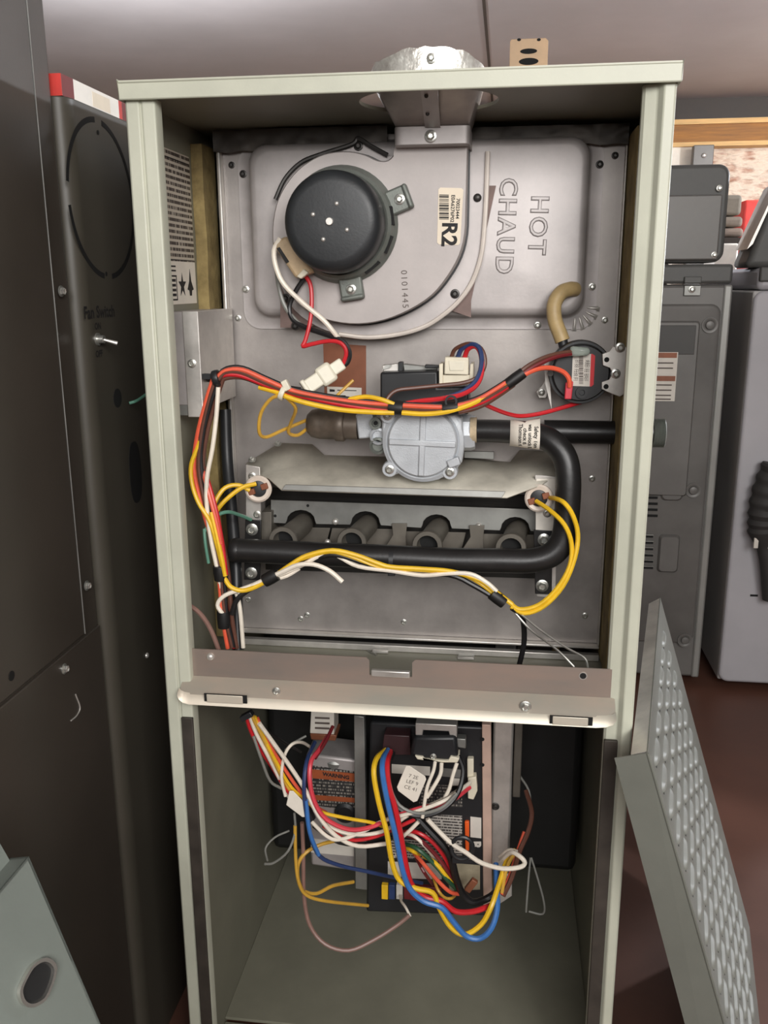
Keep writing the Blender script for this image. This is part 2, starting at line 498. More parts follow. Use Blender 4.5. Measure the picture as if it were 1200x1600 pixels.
# bottom
MB().box(.004, WD - .004, .10, DP - .004, .008, .012).build('base_pan', PAINT_SHADE, F, .001)
MB().box(.004, WD - .004, .006, .10, .002, .006).build('base_rail', PAINT_SHADE, F, .001)
# dark foam gasket in the left post, below the shelf
FOAM = mat('foam_gasket', (58, 52, 46), .6, 0, .15, 40)
MB().box(.0138, .0256, -.0025, .0008, .0, .464).build('gasket_strip', FOAM, F, .0008)
MB().box(WD - .0236, WD - .0112, .0020, .0062, .0, .464).build('gasket_strip', FOAM, F, .0008)
# yellowed insulation lining
def lining(x0, x1, y0, y1, z0, z1, seed):
    b = MB(); nz_ = 40
    rr = []
    for k in range(nz_ + 1):
        z = z0 + (z1 - z0) * k / nz_
        w = .0035 * noise.noise(Vector((seed, z * 18, 0)))
        rr.append([Vector((x0, y0 + w, z)), Vector((x1, y0 + w * 1.5, z)), Vector((x1, y1, z)), Vector((x0, y1, z))])
    return b.rings(rr).build('insulation_strip', INSUL, F)
lining(.0042, .016, .145, .185, .49, 1.012, 1.0)
lining(WD - .0135, WD - .0042, .105, .185, .48, 1.012, 4.0)
# wrinkled foil tape along the top of the burner-side panel
def foil(x0, x1, z0, z1, y, seed, nx=40, nz=5):
    b = MB(); V = []
    for j in range(nz + 1):
        row = []
        for i in range(nx + 1):
            x = x0 + (x1 - x0) * i / nx
            zb = z0 + .004 * noise.noise(Vector((x * 40, seed, 0)))
            z = zb + (z1 - zb) * j / nz
            yy = y - .003 - .0016 * noise.noise(Vector((x * 70, z * 140, seed))) - .0006 * noise.noise(Vector((x * 260, z * 260, seed)))
            row.append(b.bm.verts.new((x, yy, z)))
        V.append(row)
    for j in range(nz):
        for i in range(nx): b.bm.faces.new((V[j][i], V[j][i + 1], V[j + 1][i + 1], V[j + 1][i]))
    return b.build('foil_tape', FOIL, F, angle=180, label='wrinkled dark foil tape along the inside top')
foil(.024, .20, 1.006, 1.026, .160, 3.0)
foil(.255, .43, 1.004, 1.022, .160, 8.0, 60)
# rating label on the left inner wall
XL = .0046
lab = MB().box(.004, XL, .036, .138, .858, .999).build('rating_label', RATING, F, label='dense printed rating label on the left inner wall')
for zz in (.8995, .991):
    MB().box(XL, XL + .0002, .04, .136, zz, zz + .0008).build('rule', INK, lab)
bx = MB().box(XL, XL + .0002, .038, .138, .8585, .8985).build('certification_panel', PAPER, lab)
MB().box(XL + .0002, XL + .0004, .050, .083, .862, .8635).box(XL + .0002, XL + .0004, .050, .083, .884, .8855).box(XL + .0002, XL + .0004, .050, .0515, .862, .8855).box(XL + .0002, XL + .0004, .0815, .083, .862, .8855).build('mark_frame', INK, lab)
text('G', .024, lab, INK, (XL + .0004, .062, .874), (0, 1, 0), (0, 0, 1), 'certification_mark', off=.0008)
for k in range(4): MB().box(XL + .0002, XL + .0004, .070, .080, .866 + k * .0045, .8685 + k * .0045).build('mark_line', INK, lab)
st = []
for k in range(10):
    r = .011 if k % 2 == 0 else .0042
    st.append(Vector((XL + .0002, .098 + r * math.sin(k * math.pi / 5), .876 + r * 1.1 * math.cos(k * math.pi / 5))))
MB().prism(st, (.0002, 0, 0)).build('star_mark', INK, lab)
MB().prism([Vector((XL + .0002, .121 + y, .876 + z)) for y, z in ((0, .016), (.003, .004), (.009, -.004), (.004, -.005), (.003, -.010), (-.003, -.010), (-.004, -.005), (-.009, -.004), (-.003, .004))], (.0002, 0, 0)).build('flame_mark', INK, lab)
for (y0, y1) in ((.043, .050), (.056, .082)):
    MB().box(XL + .0002, XL + .0004, y0, y1, .889, .8905).box(XL + .0002, XL + .0004, y0 + .002, y1, .893, .8945).build('print_line', INK, lab)

# ------------------------------------------------------------------ heat exchanger panel
YB = .170
P = thing('vestibule_panel', (.23, YB, .485), 'flat grey steel back panel behind the burners, screwed across the upper compartment', 'panel')
pa = U(347, 600, Y=YB); pb = U(972, 600, Y=YB)
PX0, PX1 = .0265, .4305
PZ0, PZ1 = .492, 1.02
MB().box(PX0, PX1, YB, YB + .003, PZ0, PZ1).build('panel_sheet', PANELS, P)
MB().box(PX0, PX0 + .003, YB - .010, YB, PZ0, PZ1).box(PX0 - .003, PX0, YB - .004, YB + .003, PZ0, PZ1).build('folded_edge', GALVB, P, .001)
MB().box(PX1 - .002, PX1, YB - .008, YB, PZ0, PZ1).build('folded_edge', GALVB, P, .0008)
MB().box(PX0, PX1, YB - .010, YB, PZ0 - .003, PZ0).build('folded_edge', GALVB, P, .001)
for q in ((362, 258), (372, 497), (961, 243), (945, 500), (845, 610), (925, 748), (388, 937), (470, 967), (480, 961), (631, 972), (914, 962)):
    screw(*q, YB, P, .85, SCRD if q[1] < 300 else SCR)
lb = MB().prism(pl([(505, 536), (572, 540), (572, 622), (507, 620)], YB - .0004), (0, .0004, 0)).build('brown_plate', COPPER, P, label='copper-brown plate on the grey panel')
lb = MB().prism(pl([(511, 604), (565, 606), (565, 634), (512, 632)], YB - .0009), (0, .0004, 0)).build('part_tag', LABELW, P, label='small white printed tag')
for k, (x0, x1, yy) in enumerate(((515, 523, 608), (527, 557, 609), (515, 540, 617), (545, 562, 624))):
    MB().prism(pl([(x0, yy), (x1, yy + .8), (x1, yy + (4 if k == 0 else 2)), (x0, yy + (4 if k == 0 else 1.4))], YB - .0011), (0, .0002, 0)).build('print_line', INK, lb)

# ------------------------------------------------------------------ collector box cover
Cc = thing('collector_cover', (.23, .165, .84), 'raised rectangular grey metal cover stamped HOT CHAUD with rounded corners', 'cover')
YC0, YC1 = .1675, .150
a = U(384, 480, Y=YC0); b_ = U(941, 300, Y=YC0)
fx0, fx1 = a.x - .002, b_.x
fz0 = U(600, 514, Y=YC0).z; fz1 = 1.012
ia = U(394, 400, Y=YC1 + .006); ib = U(915, 400, Y=YC1 + .008)
ix0, ix1 = ia.x, ib.x
iz0 = U(650, 494, Y=YC1 + .006).z; iz1 = U(850, 214, Y=YC1 + .006).z
b = MB()
rs = [rrect(fx0, fx1, fz0, fz1, .018, YB), rrect(fx0, fx1, fz0, fz1, .018, YC0)]
prof = [(-.0030, YC0), (-.0012, YC0 - .0012), (-.0004, YC0 - .004), (.0004, YC1 + .007), (.0016, YC1 + .0030), (.0045, YC1 + .0008), (.0085, YC1)]
for dx, y in prof:
    rs.append(rrect(ix0 + dx, ix1 - dx, iz0 + dx, iz1 - dx, .018 - dx * .3, y))
b.rings(rs, True, True).build('cover_sheet', GALV, Cc, angle=50)
text('HOT', .0236, Cc, GALV, U(840, 352, Y=YC1 - .0002), (-.03, 0, -1), (1, 0, -.03), 'embossed_lettering', .0003, .0011, off=-.0003, spacing=1.18)
text('CHAUD', .0236, Cc, GALV, U(790, 354, Y=YC1 - .0002), (-.03, 0, -1), (1, 0, -.03), 'embossed_lettering', .0003, .0011, off=-.0003, spacing=1.12)
for q in ((380, 272), (384, 452), (937, 257), (925, 448), (840, 508)): screw(*q, YC0, Cc, .95, SCRD if q[1] < 300 else SCR)
cx, cz = fx1 - .020, fz0 + .022
for k in range(5):
    an = math.radians(-92 + k * 22)
    d = Vector((math.cos(an), 0, math.sin(an))); pp = Vector((-d.z, 0, d.x))
    b = MB(); rows = []
    for i in range(9):
        t = i / 8; r = .0110 + .0125 * t; w = .0012 + .0014 * t
        rows.append([Vector((cx, YC0 + .0001 - .0013 * math.cos(j / 4 * math.pi / 2) ** 1.5 * math.sin(math.pi * t) ** .6 if abs(j) < 4 else YC0 + .0002, cz)) + d * r + pp * w * j / 4 for j in range(-4, 5)])
    V = [[b.bm.verts.new(p) for p in r_] for r_ in rows]
    for i in range(8):
        for j in range(8): b.bm.faces.new((V[i][j], V[i][j + 1], V[i + 1][j + 1], V[i + 1][j]))
    b.build('flange_pleat', GALVB, Cc, angle=180)

# ------------------------------------------------------------------ inducer blower
I = thing('inducer_blower', (.17, .145, .86), 'silver draft inducer blower with round black motor and R2 label', 'blower')
YH = .118
hous = [(618, 222), (617, 239), (606, 250), (590, 250), (570, 241), (545, 236), (515, 238), (490, 247), (465, 265), (445, 290), (431, 320), (425, 360), (428, 400), (437, 435), (455, 465), (485, 490), (520, 503), (560, 507), (600, 501), (640, 485), (675, 462), (700, 432), (718, 400), (727, 365), (729, 320), (731, 222)]
hp = pl(hous, YH)
def sm_closed(P, n=3):
    out = []; m_ = len(P)
    for i in range(m_):
        p0, p1, p2, p3 = P[i - 1], P[i], P[(i + 1) % m_], P[(i + 2) % m_]
        for k in range(n):
            t = k / n
            out.append(0.5 * ((2 * p1) + (p2 - p0) * t + (2 * p0 - 5 * p1 + 4 * p2 - p3) * t * t + (3 * p1 - p0 - 3 * p2 + p3) * t ** 3))
    return out
def inset(P, d):
    c = sum(P, Vector()) / len(P); out = []
    m_ = len(P)
    for i in range(m_):
        t = (P[(i + 1) % m_] - P[i - 1]); nn = Vector((t.z, 0, -t.x))
        if nn.length > 0: nn.normalize()
        if nn.dot(c - P[i]) < 0: nn = -nn
        out.append(P[i] + nn * d)
    return out
hs = [hp[0]] + spline(hp[1:-1], 3) + [hp[-1]]
sh = lambda L, y: [Vector((p.x, y, p.z)) for p in L]
MB().rings([sh(hs, .150), sh(hs, YH + .002), sh(inset(hs, .0012), YH)], True, True).build('blower_housing', HOUSE, I, angle=40)
# rear flange with rolled bead
fl = [(612, 244), (600, 243), (575, 227), (557, 217), (545, 229), (500, 243), (470, 256), (447, 280), (432, 312), (426, 360), (430, 410), (440, 450), (460, 485), (495, 510), (530, 522), (575, 527), (625, 521), (665, 508), (695, 489), (720, 466), (740, 436), (753, 395), (758, 350), (760, 300), (762, 238), (738, 238)]
fp = pl(fl, .141)
ff = [fp[0]] + spline(fp[1:-1], 3) + [fp[-1]]
MB().rings([sh(ff, .149), sh(ff, .143)], True, True).build('rear_flange', GALV, I)
MB().tube(sh(pl([(762, 237), (760, 300), (757, 352), (752, 398), (739, 438), (719, 468), (694, 491), (664, 510), (624, 522), (575, 527), (530, 522)], .141), .140), .0024, 8, 5).build('rolled_bead', BEAD, I)
MB().tube(sh(pl([(606, 243), (580, 229), (560, 217), (550, 226), (500, 242), (470, 255), (446, 280), (431, 312)], .141), .139), .0022, 8, 5).build('rolled_bead', SCREWD, I, label='dark bead')
MB().rings([sh(inset(hs, -.0018), .143), sh(inset(hs, -.0018), .138)], True, True).build('seal_ring', BLACK, I)
g = pl([(438, 440), (438, 512), (478, 512), (520, 500), (690, 480), (736, 496), (736, 470), (775, 290), (762, 290), (720, 300), (600, 400)], .1470)
MB().prism(g, (0, .0006, 0)).build('gasket', GASKP, I)
for q, mm in (((560, 228), SCRD), ((446, 466), SCRD), ((711, 459), SCRD), ((746, 309), DOME), ((462, 509), SCRD)): dup(mm, 'screw', I, U(*q, Y=.1425), None, 1.15)
# motor
mc = U(518, 346, Y=.064); MC = Vector((mc.x, 0, mc.z))
ax = Vector((0, -1, 0))
rb = U(548, 366, Y=.118)
MB().lathe((MC.x, .1185, MC.z), ax, [(.0545, 0), (.0545, .003), (.0520, .006), (.0500, .018), (.0470, .021), (.044, .019), (.044, .002)], 48).build('motor_ring', CASTD, I)
for an in (8, -22, -52, -140, 160):
    a2 = math.radians(an)
    c = Vector((MC.x + .0505 * math.cos(a2), .1055, MC.z + .0505 * math.sin(a2)))
    MB().obox(c, (-math.sin(a2), 0, math.cos(a2)), (0, 1, 0), (math.cos(a2), 0, math.sin(a2)), .0085, .0042, .0012).build('vent_slot', DARK, I)
MB().lathe((MC.x, .112, MC.z), ax, [(.0420, 0), (.0420, .012), (.0448, .014), (.0456, .020), (.0456, .034), (.0450, .041), (.0430, .0465), (.0390, .0500), (.0340, .0510), (.010, .0512)], 56).build('motor_cap', CAPB, I, angle=50)
capY = .112 - .0512
MB().lathe((U(515, 346, Y=capY).x, capY + .001, U(515, 346, Y=capY).z), ax, [(.0035, 0), (.0035, .003), (.003, .0035)], 16).build('motor_shaft', GALVB, I)
for q in ((526, 318), (489, 335), (542, 359), (505, 374)): dup(DOMEL, 'rivet', I, U(*q, Y=capY), None, .6)
for q, an in (((624, 311), 22), ((548, 452), -75)):
    c = U(*q, Y=.108); d = Vector((c.x - MC.x, 0, c.z - MC.z)).normalized(); t = Vector((-d.z, 0, d.x))
    MB().obox(c - d * .006 + Vector((0, .006, 0)), d, (0, 1, 0), t, .0165, .004, .0115).obox(c + d * .008 + Vector((0, .004, 0)), d, (0, 1, 0), t, .0025, .005, .0115).build('mounting_ear', CASTD, I, .002)
    dup(SCR, 'screw', I, c + Vector((0, .0018, 0)), None, 1.25)
# capacitor strapped under the motor
cp = pl([(424, 380), (447, 368), (492, 424), (462, 436)], .098)
MB().prism(cp, (0, .018, 0)).build('capacitor', mat('capacitor_beige', (190, 166, 132), .5, 0, .15, 40), I, .003, label='beige capacitor below the motor')
MB().prism(pl([(432, 388), (437, 386), (452, 409), (447, 412)], .0975), (0, .0004, 0)).build('printed_band', INK, I)
MB().prism(pl([(463, 432), (474, 420), (482, 426), (470, 436)], .094), (0, .008, 0)).build('strap_clip', IVORY, I, .001)
# label R2
YL = YH - .0006
lr = MB().prism(pl([(688, 293), (721, 294), (724, 297), (719, 380), (716, 383), (686, 382), (683, 379), (685, 296)], YL), (0, .0004, 0)).build('part_label', LABELY, I, label='cream label reading R2')
text('R2', .0200, lr, INK, U(701, 366, Y=YL - .0002), (-.03, 0, -1), (1, 0, -.03), 'lettering', off=.0006)
text('70023444', .0046, lr, INK, U(715, 326, Y=YL - .0002), (-.03, 0, -1), (1, 0, -.03), 'lettering', off=.0001)
text('E0A6276P02', .0048, lr, INK, U(707, 326, Y=YL - .0002), (-.03, 0, -1), (1, 0, -.03), 'lettering', off=.0001)
yy = 304.0
while yy < 344:
    w = RND.choice((.8, .8, 1.4, 2.4)); 
    MB().prism(pl([(686.5, yy), (701.5, yy + .3), (701, yy + w + .3), (686, yy + w)], YL - .0002), (0, .0001, 0)).build('bar', INK, lr)
    yy += w + RND.choice((.8, 1.0, 1.8))
text('0101445', .0085, I, INKG, U(632, 452, Y=YH - .0002), (.05, 0, -1), (1, 0, .05), 'stamped_number', spacing=1.25)

# inducer leads
L1 = thing('inducer_leads', U(500, 500, Y=.11), 'white, red and black leads hanging from the black motor into a nylon plug', 'wires')
wire(L1, 'white', [(438, 372, .100), (428, 392, .100), (432, 420, .100), (445, 446, .10), (475, 475, .10), (505, 500, .10), (522, 520, .102), (532, 533, .108)], .0024)
wire(L1, 'red', [(475, 428, .108), (485, 445, .106), (487, 475, .104), (484, 505, .100), (477, 532, .098), (473, 541, .097), (486, 538, .097), (512, 533, .10), (532, 536, .10), (541, 550, .10), (536, 570, .10)], .0021)
wire(L1, 'black', [(475, 435, .112), (462, 455, .112), (452, 480, .112), (458, 500, .11), (478, 512, .108), (510, 523, .105), (535, 533, .103), (546, 550, .103), (543, 566, .102), (533, 573, .10)], .0024)
wire(L1, 'grey', [(432, 420, .112), (436, 450, .112), (446, 480, .112), (470, 508, .11), (500, 520, .108)], .0022)
# nylon plug
pc0 = U(538, 566, Y=.097); pc1 = U(474, 609, Y=.082)
dv = (pc1 - pc0).normalized(); sd = dv.cross(Vector((0, 1, 0))).normalized(); fd = dv.cross(sd)
b = MB()
ln = (pc1 - pc0).length
b.obox(pc0 + dv * ln * .20, dv, sd, fd, ln * .16, .0060, .005)
b.build('plug_body', NYLON, L1, .0015)
MB().obox(pc0 + dv * ln * .45, dv, sd, fd, ln * .17, .0100, .007).build('plug_shroud', NYLON, L1, .003)
MB().obox(pc0 + dv * ln * .76, dv, sd, fd, ln * .22, .0070, .006).obox(pc0 + dv * ln * .94, dv, sd, fd, ln * .05, .0085, .007).build('plug_socket', NYLON, L1, .0015)

# ------------------------------------------------------------------ flue pipe
FL = thing('flue_pipe', (.248, .1, .99), 'short tapered sheet metal flue rising through the hole in the furnace top', 'flue')
def ell(cx, cy, rx, ry, z, p=2.0, n=48):
    out = []
    for i in range(n):
        a_ = 2 * math.pi * i / n; c, s = math.cos(a_), math.sin(a_)
        out.append(Vector((cx + rx * math.copysign(abs(c) ** (2 / p), c), cy + ry * math.copysign(abs(s) ** (2 / p), s), z)))
    return out
e0 = U(617, 205, Y=.100); e1 = U(733, 200, Y=.100)
bx0, bx1 = e0.x, e1.x; bz = U(675, 226, Y=.100).z
cxb = (bx0 + bx1) / 2; hw = (bx1 - bx0) / 2
ztop = HT + .026
tz = bz + .016
MB().rings([ell(cxb, .128, hw + .001, .029, bz, 12), ell(cxb, .128, hw + .001, .029, tz, 12)]).build('collar', GALV, FL, .0006)
rs = []
for k in range(9):
    t = k / 8; q = t * t * (3 - 2 * t)
    rs.append(ell(cxb + (.2485 - cxb) * t, .128 + (.058 - .128) * t, hw - .0005 + (.050 - hw) * t, .028 + (.034 - .028) * t, tz + (HT + .004 - tz) * t, 12 - 10 * q))
MB().rings(rs).build('flue_body', FLUEM, FL, angle=40)
rs = [ell(.2485, .058, .0512, .035, HT - .0005), ell(.2485, .058, .0510, .0348, HT + .004)]
top = ell(.2485, .058, .0500, .0340, HT + .021)
for i, p in enumerate(top): p.z += .003 + .0045 * noise.noise(Vector((p.x * 90, p.y * 90, 2))) - .013 * abs((p.x - .2485) / .05) ** 2.6
inn = [Vector((.2485 + (p.x - .2485) * .93, .058 + (p.y - .058) * .93, p.z)) for p in top]
rs += [top, inn, ell(.2485, .058, .0465, .030, HT + .0005)]
MB().rings(rs, False, True).build('taped_collar', FLUEL, FL, angle=60, label='crumpled bright foil round the flue outlet')
y0 = .094
s0 = U(668, 140, Y=.03); s1 = U(675, 196, Y=.093)
MB().prism([U(657, 141, Y=.0215), U(684, 141, Y=.0215), U(688, 199, Y=.0955), U(664, 199, Y=.0955)], (0, .002, .0)).build('seam_strip', GALV, FL)
dup(SCR, 'screw', FL, U(673, 213, Y=.0985), None, 1.4)
for q in ((666, 150, .030), (668, 178, .066)): dup(DOME, 'rivet', FL, U(q[0], q[1], Y=q[2]), None, .5)
dup(SCR, 'screw', FL, U(674, 91, Y=.0225), None, 1.0)

# ------------------------------------------------------------------ junction box on the left wall
J = thing('junction_box', (.02, .07, .75), 'small galvanised junction box fixed to the left inner wall', 'box')
yJ = .055
jf = U(313, 565, Y=yJ); jx1 = jf.x
jz1 = U(312, 487, Y=yJ).z; jz0 = U(316, 650, Y=yJ).z
jy1 = U(363, 482, X=jx1).y
jl = U(274, 565, Y=yJ + .004).x
MB().box(.0045, jx1, yJ, jy1, jz0 + .010, jz1).build('box_body', GALV, J, .001)
fx = U(290, 565, Y=yJ).x
MB().box(fx, jx1 + .0008, yJ - .002, yJ - .0005, jz0 - .001, jz1 + .0005).box(jx1 - .0003, jx1 + .0010, yJ - .002, jy1 - .004, jz0 + .006, jz1 + .0005).build('lid', GALVB, J, .0008)
MB().box(.0045, fx, yJ + .0005, yJ + .002, jz0, jz1).build('side_flange', GALVD, J, .0006)
screw(300, 568, yJ - .002, J, 1.05)
MB().cyl(U(322, 590, X=jx1), U(332, 591, X=jx1 + .006), .004).build('wire_grommet', BLACK, J)

# ------------------------------------------------------------------ gas valve
G = thing('gas_valve', U(660, 690, Y=.12), 'grey cast gas valve with round cross-ribbed cover and black coil', 'valve')
YV = .080
gc = U(660, 692, Y=YV)
r0 = (U(716, 692, Y=YV).x - U(606, 692, Y=YV).x) / 2
out = [(597, 652), (612, 645), (705, 645), (722, 655), (725, 700), (722, 722), (712, 735), (700, 745), (690, 747), (685, 750), (660, 752), (640, 748), (624, 740), (612, 744), (603, 740), (602, 728), (606, 722), (598, 700), (596, 675)]
MB().prism(pl(out, YV + .006), (0, .022, 0)).build('valve_body', CAST, G, .002)
MB().lathe((gc.x, YV + .008, gc.z), ax, [(r0 * 1.16, 0), (r0 * 1.16, .003), (r0 * 1.06, .0045), (r0 * 1.01, .0035), (r0 * .985, .0075), (r0 * .95, .0088), (r0 * .3, .0090)], 56).build('round_cover', CAST, G, angle=25)
cf = YV + .008 - .0088
MB().obox((gc.x, cf, gc.z), (1, 0, -.03), (0, 1, 0), (.03, 0, 1), r0 * .95, .0024, .0030).build('cover_rib', CAST, G, .001)
MB().obox((gc.x, cf, gc.z), (1, 0, -.03), (0, 1, 0), (.03, 0, 1), .0030, .0022, r0 * .95).build('cover_rib', CAST, G, .001)
arr = [(615, 676), (638, 677), (638, 672), (648, 679), (638, 686), (638, 681), (615, 680)]
MB().prism(pl(arr, cf - .0004), (0, .002, 0)).build('flow_arrow', CAST, G)
for q in ((609, 733), (703, 737), (606, 649)):
    c = U(*q, Y=YV + .006)
    MB().lathe(c + Vector((0, .01, 0)), ax, [(.0078, 0), (.0078, .011), (.007, .0125)], 18).build('screw_boss', CAST, G)
    dup(SCR, 'screw', G, c + Vector((0, -.002, 0)), None, 1.15)
for q, mm in (((591, 682), CAST), ((590, 697), CASTD)):
    c = U(*q, Y=YV + .012)
    MB().lathe(c + Vector((0, .012, 0)), ax, [(.0085, 0), (.0085, .012), (.0062, .013), (.0055, .009)], 18).build('pressure_port', mm, G)
MB().obox(U(709, 722, Y=YV), (1, 0, .4), (0, 1, 0), (-.4, 0, 1), .006, .004, .004).build('cast_lug', CAST, G, .001)
MB().prism(pl([(555, 648), (583, 646), (583, 684), (560, 686)], .100), (0, .026, 0)).build('inlet_boss', CAST, G, .0015)
MB().lathe(U(587, 661, Y=.094), ax, [(.006, 0), (.006, .004), (.0035, .004), (.003, .002)], 16).build('test_port', CASTD, G)
MB().lathe(U(587, 661, Y=.0905), ax, [(.0022, 0), (.0022, .0006)], 8).build('port_hole', DARK, G)
# coil box
MB().prism(pl([(594, 582), (684, 580), (684, 606), (732, 604), (732, 648), (594, 646)], .094), (0, .050, 0)).build('coil_box', BLACK, G, .002, label='black coil box on top of the valve')
MB().prism(pl([(597, 571), (625, 568), (625, 582), (600, 583)], .112), (0, .012, 0)).build('terminal_plate', GALVB, G, .0005)
MB().prism(pl([(597, 578), (604, 570), (612, 570), (610, 574)], .108), (0, .003, 0)).build('spade_terminal', SCREW, G)
MB().prism(pl([(622, 566), (629, 566), (629, 584), (622, 584)], .108), (0, .012, 0)).build('terminal_divider', BLACK, G, .0006)
MB().prism(pl([(630, 569), (683, 575), (683, 582), (632, 582)], .116), (0, .012, 0)).build('coil_lid', GALVD, G, .0005)
MB().prism(pl([(664, 570), (686, 571), (686, 575), (664, 575)], .108), (0, .010, 0)).build('lid_catch', BLACK, G, .0005)
MB().prism(pl([(686, 569), (692, 568), (692, 600), (686, 600)], .088), (0, .026, 0)).prism(pl([(735, 569), (740, 568), (740, 598), (733, 600)], .088), (0, .026, 0)).prism(pl([(692, 586), (734, 586), (734, 600), (692, 600)], .089), (0, .022, 0)).build('socket_shell', IVORY, G, .0006)
MB().prism(pl([(695, 558), (732, 559), (732, 586), (694, 585)], .086), (0, .020, 0)).build('plug', IVORY, G, .001)
MB().prism(pl([(700, 563), (727, 564), (725, 580), (702, 580)], .0855), (0, .002, 0)).build('plug_window', NYLON, G, .001)
# outlet nut
oa = U(727, 676, Y=.112); ob = U(742, 676, Y=.112)
MB().lathe(oa - Vector((.004, 0, 0)), (1, 0, 0), [(.018, 0), (.018, .010), (.0165, .014)], 8).build('outlet_boss', CAST, G)
MB().cyl(U(735, 672, Y=.106), U(745, 672, Y=.106), .0128, .0128, 14).build('sealant', mat('pipe_dope', (176, 158, 130), .7, 0, .2, 60), G)
# valve leads
VW = thing('valve_leads', U(740, 600, Y=.08), 'loop of blue, red and brown leads from the ivory valve plug', 'wires')
wire(VW, 'brown', [(705, 559, .096), (712, 545, .092), (733, 537, .086), (752, 545, .080), (758, 568, .076), (748, 588, .073), (725, 598, .072), (690, 602, .072), (650, 606, .070), (620, 610, .068), (606, 622, .066), (604, 634, .064)], .0020)
wire(VW, 'navy', [(715, 559, .094), (722, 545, .090), (738, 538, .084), (750, 546, .078), (752, 572, .073), (742, 597, .070), (718, 614, .068), (680, 626, .066), (650, 632, .064), (628, 634, .062)], .0023)
wire(VW, 'red', [(726, 559, .092), (731, 546, .088), (742, 541, .083), (751, 552, .078), (753, 580, .073), (744, 602, .070), (722, 616, .067), (690, 623, .064), (655, 627, .062), (628, 632, .060)], .0024)

# pipe cap + nipple left of the valve
PC = thing('pipe_cap', U(510, 664, Y=.11), 'rounded brown metal cap on the pipe stub left of the gas valve', 'pipe cap')
p0 = U(560, 664, Y=.112)
k_ = 1.0 / 1590
rl = [U(x, 664, Y=.112).x for x in (560, 540, 538, 537, 526, 524, 500, 488, 481, 479)]
MB().lathe(p0, (-1, 0, .02), [(.0145, 0), (.0145, p0.x - rl[1])], 24).build('nipple', BRASS, PC)
MB().lathe(p0, (-1, 0, .02), [(.016, p0.x - rl[1]), (.0172, p0.x - rl[2]), (.0172, p0.x - rl[4]), (.0155, p0.x - rl[5]), (.0155, p0.x - rl[6]), (.0140, p0.x - rl[7]), (.0095, p0.x - rl[8]), (.004, p0.x - rl[9])], 28).build('cap', BRASS, PC, angle=60)

# gas inlet pipe through the right side wall
GI = thing('gas_inlet_pipe', (.42, .150, .71), 'straight black gas pipe leaving through the right side with bare threaded end', 'pipe')
ia_ = U(850, 674, Y=.150); ib_ = U(1038, 677, Y=.150)
MB().cyl(ia_, Vector((.4700, .150, ia_.z)), .0118, None, 28).build('pipe', BLACKP, GI)
prof = []
for k in range(8): prof += [(.0130, k * .0015), (.0146, k * .0015 + .00075)]
MB().lathe(Vector((.4690, .150, ia_.z)), (1, 0, 0), prof + [(.0130, .0122), (.010, .0125), (.010, .004)], 24).build('threaded_end', CASTD, GI)

# ------------------------------------------------------------------ manifold pipe
MP = thing('manifold_pipe', U(640, 860, Y=.078), 'thick black gas manifold pipe curving from the valve down across the burners', 'pipe')
YM = .078
path = [(738, 673, .108), (790, 674, .104), (835, 679, .098), (862, 690, .092), (882, 714, .087), (888, 748, .083), (886, 800, .08), (880, 842, .078), (862, 866, .076), (830, 876, .075), (780, 876, .075), (700, 875, .075), (600, 870, .075), (500, 866, .075), (420, 862, .075), (372, 860, .075)]
MB().tube([U(x, y, Y=d) for x, y, d in path], .0121, 24, 6, rfun=lambda t: .0112 + .0010 * math.sin(min(1, t * 2.2) * math.pi / 2)).build('pipe', BLACKP, MP, angle=60)
e = U(372, 860, Y=.075); e2 = U(358, 859, Y=.075)
MB().lathe(e, e2 - e, [(.0122, -.002), (.0126, 0), (.0126, .004), (.011, .0075), (.008, .0085)], 24).build('end_cap', BLACKP, MP)
# paper tag wrapped round the pipe
ta = U(797, 676, Y=.103); tb = U(843, 682, Y=.0965)
tx_ = (tb - ta).normalized(); 
b = MB(); n = 14; rs = []
for j, s in enumerate((0, .5, 1)):
    c = ta.lerp(tb, s); ring = []
    for i in range(n):
        a_ = math.radians(-115 + 230 * i / (n - 1))
        up_ = Vector((0, 0, 1)); fr = Vector((0, -1, 0))
        ring.append(c + (fr * math.cos(a_) + up_ * math.sin(a_)) * (.0128 + (.006 * max(0, (i - n + 4)) / 3 if j == 2 and i > n - 4 else 0)))
    rs.append(ring)
rows = [[b.bm.verts.new(p) for p in r] for r in rs]
for a_, c in zip(rows[:-1], rows[1:]):
    for i in range(n - 1): b.bm.faces.new((a_[i], a_[i + 1], c[i + 1], c[i]))
tg = b.build('paper_tag', PAPER, MP, label='white paper tag with handwriting wrapped round the pipe')
md = tg.modifiers.new('thick', 'SOLIDIFY'); md.thickness = .0004
for s, q in (('Safety Tom', (837, 678)), ('was unlock B', (828, 676)), ('check B', (820, 677)), ('Thomson K', (813, 675))):
    c = U(*q, Y=.0835 if q[0] > 825 else .086)
    t_ = text(s, .0052, tg, INK, (0, 0, 0), (0, 0, -1), (1, 0, 0), 'handwriting', off=.00012)
    frac = (q[0] - 797) / 46.0
    cc = ta.lerp(tb, frac); wl = wloc(tg)
    for v in t_.data.vertices:
        p = v.co + wl
        arc = p.z / .0128
        v.co = Vector((cc.x + p.x, cc.y - .0131 * math.cos(arc), cc.z + .0131 * math.sin(arc) )) - wl
